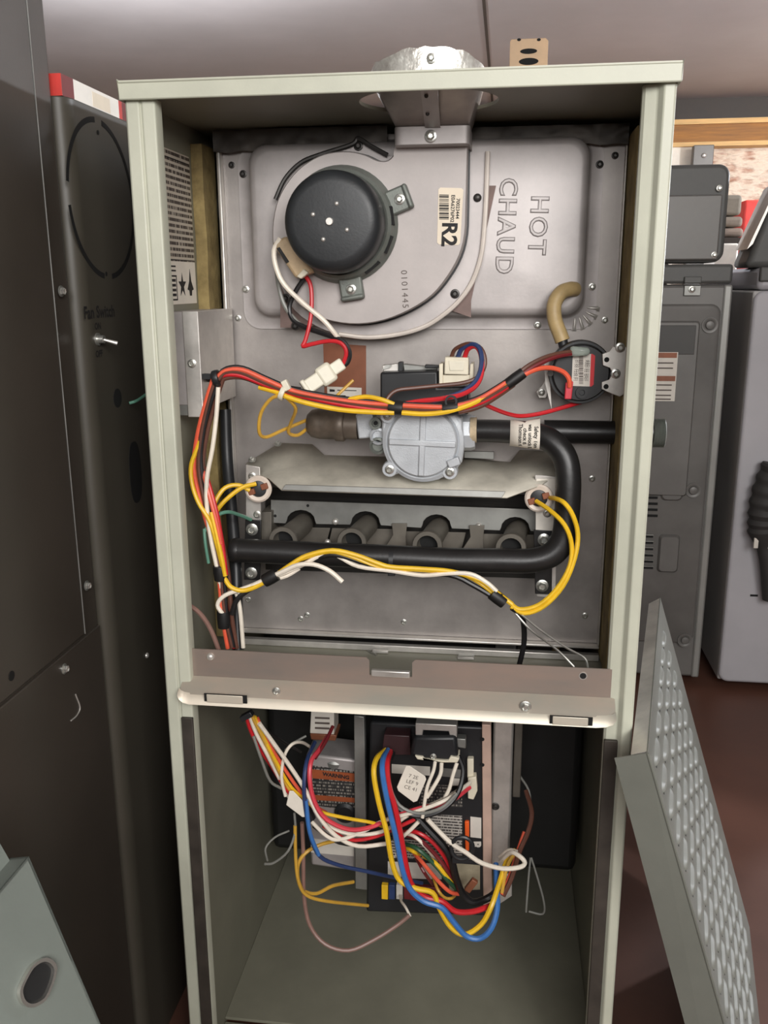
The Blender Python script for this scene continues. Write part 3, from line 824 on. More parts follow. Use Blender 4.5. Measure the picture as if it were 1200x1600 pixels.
# cable tie round the manifold
tz_ = U(613, 874, Y=.075)
MB().lathe(tz_ - Vector((.0022, 0, 0)), (1, 0, 0), [(.0127, 0), (.0138, 0), (.0138, .0044), (.0127, .0044)], 24, False, False).build('cable_tie', BLACK, MP)
MB().obox(U(612, 893, Y=.0635), (1, 0, 0), (0, 1, 0), (0, 0, 1), .0035, .003, .004).build('tie_head', BLACK, MP, .0006)

# ------------------------------------------------------------------ burner shield
BS = thing('burner_shield', U(620, 740, Y=.13), 'sloping grey steel heat shield hooded over the burner row', 'shield')
def quad(pts): return [U(x, y, Y=d) for x, y, d in pts]
tp = quad([(384, 724, .125), (430, 696, .160), (442, 692, .164), (488, 694, .164), (507, 711, .152), (700, 716, .152), (735, 716, .152), (797, 722, .152), (812, 703, .164), (846, 704, .164), (874, 712, .155), (875, 738, .120), (845, 757, .096), (792, 777, .078), (440, 765, .078), (419, 746, .096), (405, 744, .110)])
b = MB()
cen = quad([(640, 748, .105)])[0]
topv = [b.bm.verts.new(p) for p in tp]
f = b.bm.faces.new(topv)
bmesh.ops.triangulate(b.bm, faces=[f])
o = b.build('shield_plate', SHIELD, BS, angle=25)
md = o.modifiers.new('thick', 'SOLIDIFY'); md.thickness = .0014
lip = quad([(446, 757, .0790), (790, 768, .0790), (784, 778, .0765), (440, 765.5, .0765)])
MB().prism(lip, (0, .0012, 0)).build('front_lip', GALVD, BS, .0004)
MB().prism(quad([(725, 705, .150), (772, 706, .150), (772, 718, .150), (725, 716, .150)]), (0, .004, 0)).build('shield_tab', GALVD, BS, .0006)
for q in ((434, 694, .156), (394, 719, .122)): dup(SCR, 'screw', BS, U(q[0], q[1], Y=q[2] - .004), (math.radians(-60), 0, 0), 1.0)

# ------------------------------------------------------------------ burner rack
BR = thing('burner_rack', U(620, 830, Y=.15), 'dark steel burner rack with four venturi tubes facing forward', 'burner')
YR = .128
arches = [(470, 799), (571, 801), (682, 806), (805, 810)]
# front plate with four arched cut-outs (lower edge polyline with semicircles)
x0p, x1p = 423, 862
low = []
for (cx, cyy) in arches:
    low.append((cx - 24, cyy + 19))
    for k in range(9):
        a_ = math.pi - math.pi * k / 8
        low.append((cx + 22 * math.cos(a_), cyy + 18 - 15 - 0 - 17 * math.sin(a_) + 12))
    low.append((cx + 24, cyy + 20))
pts = [(x0p, 781), (x1p, 797), (x1p, 832)] + [(x, y) for x, y in low[::-1]] + [(x0p, 817)]
MB().prism(pl(pts, YR), (0, .0015, 0)).build('arched_plate', GALVD, BR, .0004)
MB().prism(pl([(423, 781), (862, 797), (862, 775), (423, 762)], YR + .036), (0, .002, 0)).build('rear_plate', BURN_SHADE, BR)
MB().prism(pl([(415, 770), (866, 785), (866, 905), (415, 890)], YB - .006), (0, .003, 0)).build('burner_backing', BURN_SHADE, BR)
for (cx, cyy) in arches:
    m0 = U(cx - 27 + (cx - 470) * .06, cyy + 46, Y=.093)
    m1 = U(cx + 1, cyy + 22, Y=.128); m2 = U(cx + 6, cyy + 17, Y=.160)
    b = MB(); d = (m1 - m0)
    P_ = [m0 - Vector((0, .002, 0)), m0, m0 + d * .12, m0 + d * .35, m1, m2]
    R_ = [.0148, .0156, .0132, .0118, .0112, .0112]
    rs = []
    for p, r in zip(P_, R_):
        rs.append([p + Vector((r * math.cos(2 * math.pi * k / 24), 0, r * math.sin(2 * math.pi * k / 24))) for k in range(24)])
    r_in = [m0 - Vector((0, .002, 0)) + (p - m0 + Vector((0, .002, 0))) * .72 for p in rs[0]]
    deep = [p + d * .5 for p in r_in]
    tb_ = b.rings([deep, r_in] + rs, True, True).build('burner_tube', BURN, BR, angle=50)
    MB().lathe(m0 + d * .25, (0, -1, 0), [(.0106, 0), (.0106, .0004)], 20).build('throat', DARK, tb_)
for (cx, cyy) in ((624, 830), (745, 833)):
    MB().prism(pl([(cx - 12, cyy - 12), (cx + 12, cyy - 12), (cx + 10, cyy + 8), (cx + 12, cyy + 40), (cx - 32, cyy + 40), (cx - 10, cyy + 6)], .124), (0, .002, 0)).build('spacer_web', BURN, BR, .0004)
for q in ((524, 815), (748, 822), (512, 847)): dup(DOMEL, 'rivet', BR, U(*q, Y=.1275 if q[0] != 512 else .120), None, 1.0)
for q in ((481, 790), (430, 806)): MB().lathe(U(*q, Y=YR), ax, [(.0016, 0), (.0016, .0003)], 10).build('pilot_hole', DARK, BR)
for (cx, cyy) in arches:
    MB().prism(pl([(cx - 52, cyy + 24), (cx + 46, cyy + 26), (cx + 36, cyy + 66), (cx - 62, cyy + 66)], .140), (0, .0015, 0)).build('burner_wing', BURN, BR, .0004)
# end brackets
MB().prism(pl([(384, 726), (406, 730), (408, 820), (384, 818)], .104), (0, .002, 0)).build('end_bracket', GALVB, BR, .0005)
MB().prism(pl([(383, 812), (408, 813), (406, 907), (381, 906)], .102), (0, .003, 0)).build('black_strap', BLACKP, BR, .0006, label='black end strap')
MB().prism(pl([(836, 742), (872, 745), (868, 935), (838, 932)], .106), (0, .002, 0)).build('end_bracket', GALVB, BR, .0005)
MB().prism(pl([(834, 828), (864, 830), (862, 929), (836, 928)], .103), (0, .0025, 0)).build('black_strap', BLACKP, BR, .0006, label='black end strap')
MB().prism(pl([(838, 748), (868, 748), (866, 829), (837, 829)], .1045), (0, .001, 0)).build('white_label', LABELW, BR)
for q, d in (((394, 827), .102), ((393, 895), .102), ((850, 843), .103), ((847, 915), .103)): dup(SCR, 'screw', BR, U(*q, Y=d), None, 1.6)
for q, d in (((402, 804), .103), ((394, 744), .103), ((855, 802), .104)): dup(SCR, 'screw', BR, U(*q, Y=d), None, 1.0)
MB().prism(pl([(408, 800), (424, 800), (424, 880), (408, 880)], .118), (0, .040, 0)).build('end_wall', BURN, BR, .0005)

# ------------------------------------------------------------------ flame roll-out switches
def rollout(q, Y, label, tilt, leads):
    R = thing('rollout_switch', U(*q, Y=Y), label, 'switch', 'roll-out switches at both burner ends')
    c = U(*q, Y=Y)
    MB().lathe(c, Vector(tilt), [(.0128, 0), (.0138, .002), (.0138, .0055), (.0120, .007), (.0085, .0062), (.0082, .002)], 28).build('ceramic_ring', CERAM, R, angle=50)
    MB().lathe(c, Vector(tilt), [(.0083, .002), (.0083, .0042), (.006, .0048)], 20).build('disc_body', BLACK, R)
    for s in (-1, 1):
        p = c + Vector(tilt).normalized() * .0055 + Vector((.0068 * s, 0, .003 * s))
        MB().obox(p, (1, 0, .3), (0, 1, 0), (-.3, 0, 1), .0035, .0030, .0030).build('spade_terminal', COPPER, R, .0006)
    for pts in leads: wire(R, 'yellow', pts, .0023, 'lead')
    return R
rollout((405, 763), .1005, 'ceramic-ringed roll-out switch at the left end of the burners with yellow leads', (.1, -1, .1),
        [[(400, 756, .092), (378, 762, .085), (352, 782, .078), (336, 803, .072), (330, 825, .068)], [(390, 766, .092), (372, 758, .088), (352, 762, .082), (338, 780, .076), (331, 800, .070)]])
rollout((842, 777), .1005, 'ceramic-ringed roll-out switch at the right end of the burners with yellow leads', (-.05, -1, .05),
        [[(838, 783, .091), (860, 798, .074), (882, 820, .060), (893, 850, .060), (890, 885, .057), (870, 920, .055), (842, 945, .055), (812, 952, .056), (795, 940, .056)],
         [(860, 778, .091), (868, 779, .074), (882, 786, .060), (895, 805, .058), (903, 835, .060), (898, 872, .057), (880, 915, .055), (850, 947, .055), (820, 958, .056), (798, 947, .056)]])

# ------------------------------------------------------------------ pressure switch
PS = thing('pressure_switch', U(907, 583, Y=.12), 'round black pressure switch with red-edged white label on the right wall', 'switch')
YP = .100
pc = U(908, 583, Y=YP)
pr = (U(958, 583, Y=YP).x - U(856, 583, Y=YP).x) / 2
MB().lathe((pc.x, YP + .022, pc.z), ax, [(pr * .9, 0), (pr, .004), (pr, .012), (pr * .97, .016), (pr * .9, .016), (pr * .87, .020), (pr * .84, .022), (pr * .3, .022)], 56).build('housing', BLACK, PS, angle=28)
lb = MB().prism(pl([(895, 553), (926, 553), (930, 556), (927, 601), (924, 604), (893, 603)], YP - .0006), (0, .0005, 0)).build('part_label', LABELW, PS, label='white label with a red edge')
MB().prism(pl([(923.5, 553), (926, 553), (930, 556), (927.5, 601), (924, 604), (921.5, 604)], YP - .0009), (0, .0003, 0)).build('red_band', REDP, lb)
yy = 556.0
while yy < 600:
    w = RND.choice((.8, 1.3, 2.0))
    MB().prism(pl([(905, yy), (911.5, yy), (911, yy + w), (904.5, yy + w)], YP - .0008), (0, .0002, 0)).build('bar', INKG, lb)
    yy += w + RND.choice((.8, 1.2))
for xx in (899, 902, 915, 918):
    text('0150 7226 P1' if xx < 910 else 'ABD 02 SPST', .0036, lb, INKG, U(xx, 579, Y=YP - .0008), (-.04, 0, -1), (1, 0, -.04), 'print_line')
MB().lathe(U(909, 613, Y=YP), ax, [(.0058, 0), (.0058, .003), (.0028, .003), (.0025, .001)], 18).build('vent_port', BLACK, PS)
MB().lathe(U(860, 583, Y=YP + .001), ax, [(.003, 0), (.003, .001)], 12).build('rivet', SCREWD, PS)
MB().prism(pl([(891, 541), (923, 544), (922, 556), (891, 558)], YP - .012), (0, .010, 0)).build('clear_sleeve', CLEAR, PS, .003, label='clear plastic terminal sleeve')
MB().prism(pl([(884, 598), (896, 596), (893, 624), (882, 624)], YP - .010), (0, .006, 0)).build('terminal_boot', WIRE['pink'], PS, .001, label='pink terminal boot')
# bracket
bk = [(941, 553), (952, 549), (958, 541), (968, 544), (983, 541), (983, 612), (968, 620), (955, 615), (948, 612), (940, 608), (940, 597), (952, 593), (957, 583), (953, 575), (942, 571)]
bkp = pl(bk, YP - .004)
for v in bkp: v.x = min(v.x, WD - .0045)
MB().prism(bkp, (0, .0015, 0)).build('mounting_bracket', GALVB, PS, .0005)
MB().box(WD - .0062, WD - .0045, YP - .004, YP + .030, min(v.z for v in bkp), max(v.z for v in bkp)).build('bracket_flange', GALVB, PS)
for q in ((948, 562), (947, 604)): MB().lathe(U(*q, Y=YP - .0041), ax, [(.0024, 0), (.0024, .0004)], 12).build('bracket_hole', DARK, PS)
for q in ((969, 543), (962, 584)): dup(SCR, 'screw', PS, U(*q, Y=YP - .0045), None, 1.15)
MB().prism(pl([(855, 590), (862, 600), (853, 622), (842, 622), (838, 612), (846, 603)], .150), (0, .0015, 0)).build('foot_tab', GALVB, PS, .0005)
dup(SCR, 'screw', PS, U(846, 613, Y=.149), None, .9)
MB().prism(pl([(850, 560), (857, 556), (862, 640), (852, 600)], .124), (0, .0015, 0)).build('rear_plate', GALVB, PS)
# tan rubber hose
hz = MB().tube([U(x, y, Y=d) for x, y, d in [(898, 452, .150), (890, 452, .142), (876, 458, .135), (866, 476, .130), (867, 500, .126), (875, 522, .122), (879, 533, .121)]], .0072, 20, 8).build('rubber_hose', RUBBER, None)
tag(hz, 'short tan rubber hose bending from the stamped cover to the black pressure switch', 'hose')
MB().cyl(U(878, 528, Y=.1215), U(881, 542, Y=.119), .0048).build('nipple', BLACK, PS)
# pressure switch leads
PW = thing('switch_leads', U(850, 590, Y=.09), 'brown, orange and red leads running to the round black pressure switch', 'wires')
wire(PW, 'brown', [(800, 594, .062), (822, 574, .068), (848, 560, .076), (872, 553, .084), (897, 549, .092)], .0022)
wire(PW, 'maroon', [(803, 597, .062), (826, 578, .068), (852, 564, .076), (874, 556, .084), (897, 552, .092)], .0022)
wire(PW, 'orange', [(806, 596, .062), (822, 584, .066), (842, 576, .072), (862, 575, .080), (880, 581, .086), (889, 592, .088), (890, 605, .089)], .0023)
wire(PW, 'red', [(757, 632, .064), (775, 640, .080), (795, 647, .095), (815, 650, .105), (845, 646, .110), (882, 636, .112), (908, 628, .118)], .0021)

# ------------------------------------------------------------------ main wiring harness
HN = thing('wiring_harness', U(480, 640, Y=.06), 'thick multicoloured wiring harness across the middle and down the left side', 'wires')
VB = [(362, 1012, .050), (352, 960, .050), (346, 895, .052), (336, 840, .054), (320, 780, .056), (310, 730, .056), (314, 680, .056), (326, 630, .056), (338, 593, .056)]
HB = [(338, 593, .056), (352, 582, .057), (378, 582, .058), (415, 597, .058), (455, 612, .058), (500, 622, .058), (560, 632, .058), (618, 637, .058), (665, 639, .057), (705, 638, .057), (745, 628, .058), (775, 612, .060), (803, 593, .062)]
def off(path, dx, dy, dd=0, w=None, ph=0.0):
    out = []
    for i, (x, y, d) in enumerate(path):
        k = 1.0
        out.append((x + dx * k + (w or 0) * math.sin(i * 1.1 + ph), y + dy * k + (w or 0) * .7 * math.cos(i * 1.3 + ph), d + dd))
    return out
spec = [('orange', 0, -3, -.002), ('brown', 2, 1, -.002), ('red', -2, 4, -.0015), ('brown', 3, 8, .001), ('black', 4, -6, .002), ('maroon', 3, -1, .002)]
for i, (c, dx, dy, dd) in enumerate(spec):
    wire(HN, c, off(HB, dx * .3, dy, dd, 1.4, i * 1.7), .0023)
vs = [('orange', -6, -.002), ('brown', -1, -.002), ('black', 4, -.001), ('brown', 9, .001), ('red', 2, .002)]
for i, (c, dx, dd) in enumerate(vs):
    wire(HN, c, off(VB, dx, 0, dd, 1.6, i * 1.9), .0023)
wire(HN, 'white', [(346, 940, .05), (343, 905, .049), (331, 850, .049), (324, 800, .049), (323, 750, .050), (332, 700, .050), (338, 650, .052), (341, 605, .054)], .0022)
wire(HN, 'white', [(380, 1012, .055), (376, 960, .055), (372, 935, .057), (366, 920, .060)], .0022)
wire(HN, 'yellow', [(350, 895, .049), (340, 855, .047), (328, 815, .047), (310, 785, .048), (300, 755, .050), (299, 725, .052), (312, 690, .054), (322, 650, .056)], .0022)
wire(HN, 'yellow', [(352, 900, .045), (345, 865, .045), (336, 825, .046), (330, 800, .047)], .0023)
wire(HN, 'red', [(353, 898, .046), (347, 850, .048), (338, 800, .050), (327, 760, .054), (318, 730, .060)], .0024)
wire(HN, 'orange', [(345, 850, .046), (338, 815, .047), (326, 770, .050), (316, 730, .058)], .0022)
wire(HN, 'teal', [(320, 830, .052), (335, 808, .056), (355, 800, .066), (375, 805, .085), (392, 812, .100)], .0019)
wire(HN, 'teal', [(319, 826, .052), (321, 850, .050), (326, 880, .050)], .0016)
# yellow run along the harness
wire(HN, 'yellow', [(405, 605, .060), (430, 612, .056), (448, 620, .053), (480, 630, .052), (530, 640, .052), (580, 644, .052), (616, 645, .053)], .0024)
wire(HN, 'yellow', [(540, 625, .06), (570, 620, .058), (595, 624, .055), (616, 632, .054)], .0022)
wire(HN, 'yellow', [(628, 645, .053), (665, 647, .052), (700, 643, .052), (735, 632, .054), (765, 616, .058), (800, 594, .060)], .0024)
wire(HN, 'gold', [(445, 618, .052), (425, 622, .055), (408, 645, .06), (405, 675, .065), (416, 683, .075), (442, 672, .09), (480, 656, .11)], .0018)
wire(HN, 'gold', [(447, 620, .054), (462, 638, .062), (455, 660, .08), (451, 676, .09), (465, 680, .10), (482, 668, .112)], .0018)
wire(HN, 'gold', [(523, 622, .10), (533, 612, .105), (552, 594, .110)], .0016)
wire(HN, 'black', [(345, 580, .058), (372, 580, .064), (405, 590, .070), (435, 603, .074), (470, 609, .080)], .0024)
wire(HN, 'grey', [(362, 583, .058), (395, 592, .062), (430, 604, .060), (470, 616, .060)], .0018)
# wraps and ties
def wrapr(parent, a, b_, r, m=TAPE, name='tape_wrap', lab=None):
    p0, p1 = U(a[0], a[1], Y=a[2]), U(b_[0], b_[1], Y=b_[2])
    d = p1 - p0
    return MB().lathe(p0, d, [(r * .96, 0), (r, d.length * .1), (r * 1.03, d.length * .5), (r, d.length * .9), (r * .96, d.length)], 20).build(name, m, parent, label=lab)
wrapr(HN, (608, 636, .058), (630, 638, .057), .0066)
wrapr(HN, (692, 639, .057), (716, 637, .057), .0066)
wrapr(HN, (792, 601, .061), (818, 582, .063), .0052)
wrapr(HN, (344, 884, .050), (346, 906, .050), .0072)
wrapr(HN, (349, 955, .050), (351, 980, .050), .0068)
wrapr(HN, (334, 592, .056), (343, 590, .056), .0078, BLACK, 'cable_tie')
MB().obox(U(324, 588, Y=.056), (1, 0, 0), (0, 1, 0), (0, 0, 1), .004, .003, .0025).build('tie_tail', BLACK, HN)
wrapr(HN, (438, 613, .056), (445, 616, .056), .0070, NYLON, 'cable_tie', 'white cable tie')
MB().obox(U(447, 602, Y=.055), (.5, 0, -1), (0, 1, 0), (1, 0, .5), .005, .003, .003).build('tie_head', NYLON, HN, .0008, label='white tie head')
MB().lathe(U(705, 627, Y=.055), ax, [(.0058, 0), (.0058, .003), (.0040, .003), (.0040, 0)], 20, False, False).build('tie_loop', BLACK, HN)
# thick black conduit down the left wall
cd = MB().tube([U(x, y, Y=d) for x, y, d in [(352, 640, .150), (355, 720, .140), (362, 800, .115), (368, 880, .092), (370, 950, .075), (372, 1015, .062)]], .0062, 16, 6).build('black_conduit', BLACK, None)
tag(cd, 'thick black cable running down behind the harness beside the left wall', 'cable')
mv = MB().tube([U(x, y, Y=d) for x, y, d in [(290, 942, .030), (312, 958, .035), (330, 985, .040), (345, 1025, .045)]], .0024, 8, 5).build('mauve_wire', WIRE['mauve'], None)
tag(mv, 'single pinkish-brown wire curving behind the left post above the shelf', 'wire')

# ------------------------------------------------------------------ harness along the manifold
H2 = thing('burner_harness', U(600, 880, Y=.06), 'yellow, white and black wires tied along the lower black manifold pipe', 'wires')
wire(H2, 'yellow', [(350, 902, .047), (362, 918, .047), (385, 922, .048), (420, 906, .050), (452, 884, .053), (480, 868, .056), (520, 860, .058), (558, 868, .058), (590, 880, .057), (612, 886, .057), (660, 889, .057), (705, 893, .056), (750, 906, .055), (775, 925, .055), (800, 944, .055)], .0024)
wire(H2, 'yellow', [(440, 892, .056), (470, 874, .058), (515, 862, .060), (550, 870, .060), (585, 884, .060), (612, 888, .059), (700, 894, .059), (740, 905, .059), (780, 934, .058)], .0021)
wire(H2, 'black', [(362, 960, .047), (372, 935, .048), (405, 912, .052), (450, 890, .057), (500, 870, .061), (530, 868, .061), (570, 880, .061), (612, 890, .060), (700, 898, .060), (740, 915, .060), (785, 942, .058)], .0026)
wire(H2, 'black', [(430, 900, .059), (480, 878, .063), (520, 866, .064), (560, 874, .064), (612, 886, .063), (690, 896, .062)], .0024)
wire(H2, 'white', [(350, 962, .046), (340, 945, .046), (352, 930, .047), (385, 918, .050), (432, 900, .053), (470, 884, .056), (510, 864, .062), (530, 870, .062), (560, 885, .060), (612, 892, .058), (660, 899, .057), (700, 896, .055), (735, 897, .054), (760, 910, .054), (776, 924, .054)], .0022)
wire(H2, 'white', [(372, 925, .052), (405, 910, .050), (440, 894, .050), (465, 883, .050), (490, 882, .050), (515, 892, .050), (535, 909, .050)], .0024)
wire(H2, 'white', [(425, 906, .055), (448, 900, .056), (468, 888, .058)], .0020)
wrapr(H2, (413, 908, .052), (433, 897, .053), .0066)
wrapr(H2, (768, 927, .056), (788, 942, .056), .0062)
wire(H2, 'black', [(800, 950, .056), (815, 962, .06), (819, 985, .065), (818, 1010, .07), (811, 1040, .075)], .0028)
for pts in ([(805, 958, .057), (830, 985, .05), (870, 1015, .03), (897, 1042, .022)], [(812, 958, .057), (845, 985, .045), (885, 1012, .03), (913, 1028, .022), (919, 1046, .02)]):
    MB().tube([U(x, y, Y=d) for x, y, d in pts], .0011, 6, 4).build('bare_wire', SCREW, H2, label='thin bare metal wire')

# ------------------------------------------------------------------ blower shelf
SH = thing('blower_shelf', (.225, .02, .46), 'bent grey metal shelf lip crossing the cabinet between upper and lower compartments', 'shelf')
YS = .006
sx0 = U(286, 1040, Y=YS).x; sx1 = U(962, 1070, Y=YS).x
zc = U(620, 1076, Y=YS).z
# upright upper plate with a notch
zu0 = U(300, 1015, Y=YS + .002).z; zu = U(900, 1042, Y=YS + .002).z
zu = (zu0 + zu) / 2
n0 = U(577, 1030, Y=YS + .002); n1 = U(644, 1052, Y=YS + .002)
nz0 = U(610, 1056, Y=YS + .002).z
up_ = [(sx0, zc), (sx1, zc), (sx1, zu - .003), (sx1 - .003, zu), (n1.x + .003, zu), (n1.x, zu - .003), (n1.x, nz0), (n0.x, nz0), (n0.x, zu - .003), (n0.x - .003, zu), (sx0 + .003, zu), (sx0, zu - .003)]
MB().prism([Vector((x, YS + .002, z)) for x, z in up_], (0, .0014, 0)).build('upper_plate', SHELF, SH)
MB().box(n0.x + .002, n1.x - .002, YS - .001, YS + .004, nz0 - .0005, nz0 + .006).build('bent_tongue', GALVB, SH, .001)
MB().lathe(U(911, 1056, Y=YS + .0019), ax, [(.0038, 0), (.0038, .0004), (.0030, .0004)], 16, False, False).build('hole_rim', GALVB, SH)
MB().lathe(U(911, 1056, Y=YS + .0018), ax, [(.0030, 0), (.0030, .0003)], 16).build('plate_hole', DARK, SH)
# lower channel: bends forward then down
zb_ = U(600, 1117, Y=-.012).z
zm = (zc * .5 + zb_ * .5) - .001
def channel(prof, scl, name, m):
    rs = []
    for x, sc in scl:
        ring = [Vector((x, y, zc + (z - zc) * sc)) for (y, z) in prof]
        ring += [Vector((x, y + .0012, zc + (z - zc) * sc + .0009)) for (y, z) in prof[::-1]]
        rs.append(ring)
    MB().rings(rs, True, True).build(name, m, SH, angle=50)
channel([(YS + .0005, zc + .0006), (.000, zc - .003), (-.009, zm)], ((sx0, 1), (sx1, 1)), 'lower_channel', SHELFM)
channel([(-.009, zm), (-.0125, zm - .003), (-.0145, zm - .008), (-.0135, zb_), (-.009, zb_ - .002), (.030, zb_ - .002)], ((sx0, .55), (sx0 + .0015, .75), (sx0 + .005, .92), (sx0 + .011, 1), (sx1 - .018, 1), (sx1 - .009, .94), (sx1 - .003, .8), (sx1, .58)), 'channel_lip', SHELFL)
for (a_, b2, c_, d_) in ((319, 1081, 386, 1099), (859, 1118, 926, 1131)):
    q0 = U(a_, b2 + 6, Y=-.0150); q1 = U(c_, d_ - 3, Y=-.0150)
    zz = (q0.z + q1.z) / 2
    MB().box(q0.x, q1.x, -.0152, -.0142, zz - .0040, zz + .0042).build('slot', DARK, SH)
    MB().box(q0.x + .0025, q1.x - .004, -.0160, -.0148, zz - .0046, zz + .0037).build('slot_tab', SHELFL, SH, .0006)
dup(SCR, 'screw', SH, U(432, 1080, Y=-.004), None, 1.0); dup(SCRD, 'screw', SH, U(313, 1085, Y=-.002), None, 1.1); dup(SCR, 'screw', SH, U(821, 1104, Y=-.005), None, 1.4)
dup(DOMEL, 'rivet', SH, U(329, 1026, Y=YS + .002), None, 1.1)
# deck plate behind
DK = thing('blower_deck', (.225, .09, .47), 'flat grey-green deck behind the shelf lip at the foot of the upper compartment', 'deck')
zd = .472
MB().box(.0045, WD - .0045, .012, .166, zd, zd + .0025).build('deck_plate', PAINT_SHADE, DK)
MB().box(.03, WD - .014, .160, .168, zd + .0025, zd + .010).build('deck_rim', GALVB, DK, .001)
for q in ((598, 1012), (730, 1022)):
    c = U(*q, Z=zd + .004)
    MB().box(c.x - .010, c.x + .008, c.y - .012, c.y + .012, zd + .0025, zd + .0035).build('clip', GALVD, DK, .0004)
    MB().box(c.x - .010, c.x + .008, c.y - .014, c.y - .010, zd + .0030, zd + .0060).build('clip_lip', GALVB, DK, .0004)
MB().cyl(U(575, 1017, Z=zd + .005), U(588, 1023, Z=zd + .005), .0012, None, 8).build('pin', SCREW, DK)

# ================================================================== LOWER COMPARTMENT
BH = thing('blower_housing', (.24, .40, .012), 'sheet metal blower housing, darkened for the shade deep in the lower compartment', 'blower')
MB().box(.012, .434, .31, .53, .10, .466).build('scroll_casing', mat('shaded_steel', (40, 40, 40), .5, .3, .1, 10), BH, .01)  # casing coloured dark to stand in for shade at the compartment rear
a = U(769, 1200, Y=.200); b_ = U(801, 1200, Y=.200)
MB().box(a.x, b_.x, .200, .300, .175, .466).build('side_bracket', GALVB, BH, .003)
MB().box(b_.x + .001, b_.x + .010, .195, .300, .28, .466).build('bracket_edge', BURN, BH, .001)
dup(SCRD, 'screw', BH, U(774, 1260, Y=.199), None, 1.2)
MB().prism(pl([(775, 1370), (800, 1365), (800, 1400), (782, 1412), (775, 1400)], .196), (0, .004, 0)).build('bracket_foot', GALVB, BH, .0006)
a = U(858, 1140, Y=.28); b_ = U(868, 1140, Y=.28)
MB().box(a.x, b_.x, .28, .30, .40, .466).build('hanger', INSUL, BH)

# left control module
LM = thing('control_module', U(520, 1270, Y=.20), 'grey metal control box with orange warning label low on the left', 'control box')
YQ = .195
MB().prism(pl([(478, 1178), (558, 1188), (556, 1362), (486, 1352)], YQ), (0, .05, 0)).build('module_case', GALV, LM, .003)
wl = MB().prism(pl([(487, 1196), (556, 1206), (555, 1268), (490, 1258)], YQ - .0006), (0, .0005, 0)).build('warning_label', FINED, LM, label='dark warning label with an orange band')
ob_ = MB().prism(pl([(487, 1202), (556, 1209), (555.5, 1222), (488, 1216)], YQ - .0009), (0, .0003, 0)).build('orange_band', ORANGEP, wl)
text('WARNING', .0068, wl, INK, U(525, 1212.5, Y=YQ - .0012), (1, 0, -.09), (.09, 0, 1), 'lettering', off=.0003)
MB().prism(pl([(490, 1242), (555, 1247), (555, 1254), (490, 1250)], YQ - .0009), (0, .0003, 0)).build('orange_band', ORANGEP, wl)
c = U(515, 1175, Y=YQ - .012)
MB().lathe(U(524, 1200, Y=.215), (.1, -.15, 1), [(.019, 0), (.019, .020), (.0165, .0235), (.010, .024)], 28).build('capacitor_can', GALVD, LM)
MB().lathe(U(540, 1268, Y=YQ), ax, [(.012, 0), (.0135, .004), (.0095, .006), (.009, .002)], 24).build('black_ring', BLACK, LM)
MB().prism(pl([(486, 1310), (553, 1318), (553, 1338), (486, 1332)], YQ - .0008), (0, .0006, 0)).build('lower_label', LABELW, LM)
rl_ = thing('relay', U(503, 1145, Y=.19), 'pale relay with printed top under the shelf at left', 'relay')
MB().prism(pl([(486, 1110), (522, 1112), (522, 1148), (484, 1146)], .185), (0, .03, 0)).build('relay_case', LABELW, rl_, .001)
MB().prism(pl([(484, 1147), (526, 1149), (524, 1158), (486, 1156)], .183), (0, .03, 0)).build('relay_base', COPPER, rl_, .001)
for k in range(3): MB().prism(pl([(492, 1120 + k * 8), (515, 1121 + k * 8), (515, 1124 + k * 8), (492, 1123 + k * 8)], .1848), (0, .0003, 0)).build('print_line', INKG, rl_)
# grey upright strip
o = MB().prism(pl([(553, 1118), (569, 1120), (574, 1391), (555, 1389)], .178), (0, .012, 0)).build('upright_strip', GALVD, None, .001)
tag(o, 'grey upright metal strip between the two lower control boxes', 'bracket')

# control board tray
CB = thing('control_board', U(665, 1280, Y=.19), 'black control board tray with printed labels in the lower compartment', 'circuit board')
YT = .175
MB().prism(pl([(578, 1128), (760, 1136), (762, 1432), (572, 1425)], YT), (0, .020, 0)).build('tray', BLACK, CB, .003)
MB().prism(pl([(753, 1132), (767, 1133), (769, 1425), (755, 1424)], YT - .004), (0, .026, 0)).build('tray_edge', PINKST, CB, .001, label='pinkish board edge')
for yy in (1155, 1195): MB().lathe(U(754, yy, Y=YT - .0045), ax, [(.0022, 0), (.0022, .0006)], 10).build('edge_hole', DARK, CB)
def lab_(pts, m, name='board_label', dy=.0006, label=None): return MB().prism(pl(pts, YT - dy), (0, .0004, 0)).build(name, m, CB, label=label)
lab_([(612, 1194), (672, 1198), (672, 1212), (612, 1208)], LABELW); lab_([(690, 1200), (722, 1203), (722, 1216), (690, 1213)], GALVD)
lab_([(655, 1225), (722, 1228), (722, 1262), (655, 1260)], FINED); lab_([(706, 1216), (722, 1217), (722, 1250), (706, 1249)], LABELW)
lab_([(665, 1272), (722, 1275), (722, 1345), (665, 1340)], FINEP, label='grey printed label')
lab_([(606, 1310), (690, 1316), (690, 1345), (606, 1340)], FINEP)
lab_([(606, 1346), (690, 1350), (690, 1374), (606, 1372)], LABELW)
lab_([(700, 1348), (750, 1352), (750, 1390), (702, 1392)], mat('board_tan', (150, 140, 118), .6, 0, .15, 40))
ra = lab_([(735, 1276), (752, 1278), (752, 1310), (735, 1308)], LABELW, 'rating_chart')
MB().prism(pl([(726, 1284), (733, 1284), (733, 1330), (727, 1330)], YT - .004), (0, .0045, 0)).build('orange_fuse', mat('fuse_orange', (236, 96, 36), .45, 0, .05, 30), CB, .001, label='orange blade fuse')
text('R', .016, CB, LABELW, U(743, 1320, Y=YT - .0006), (.1, 0, -1), (1, 0, .1), 'lettering', off=.0008)
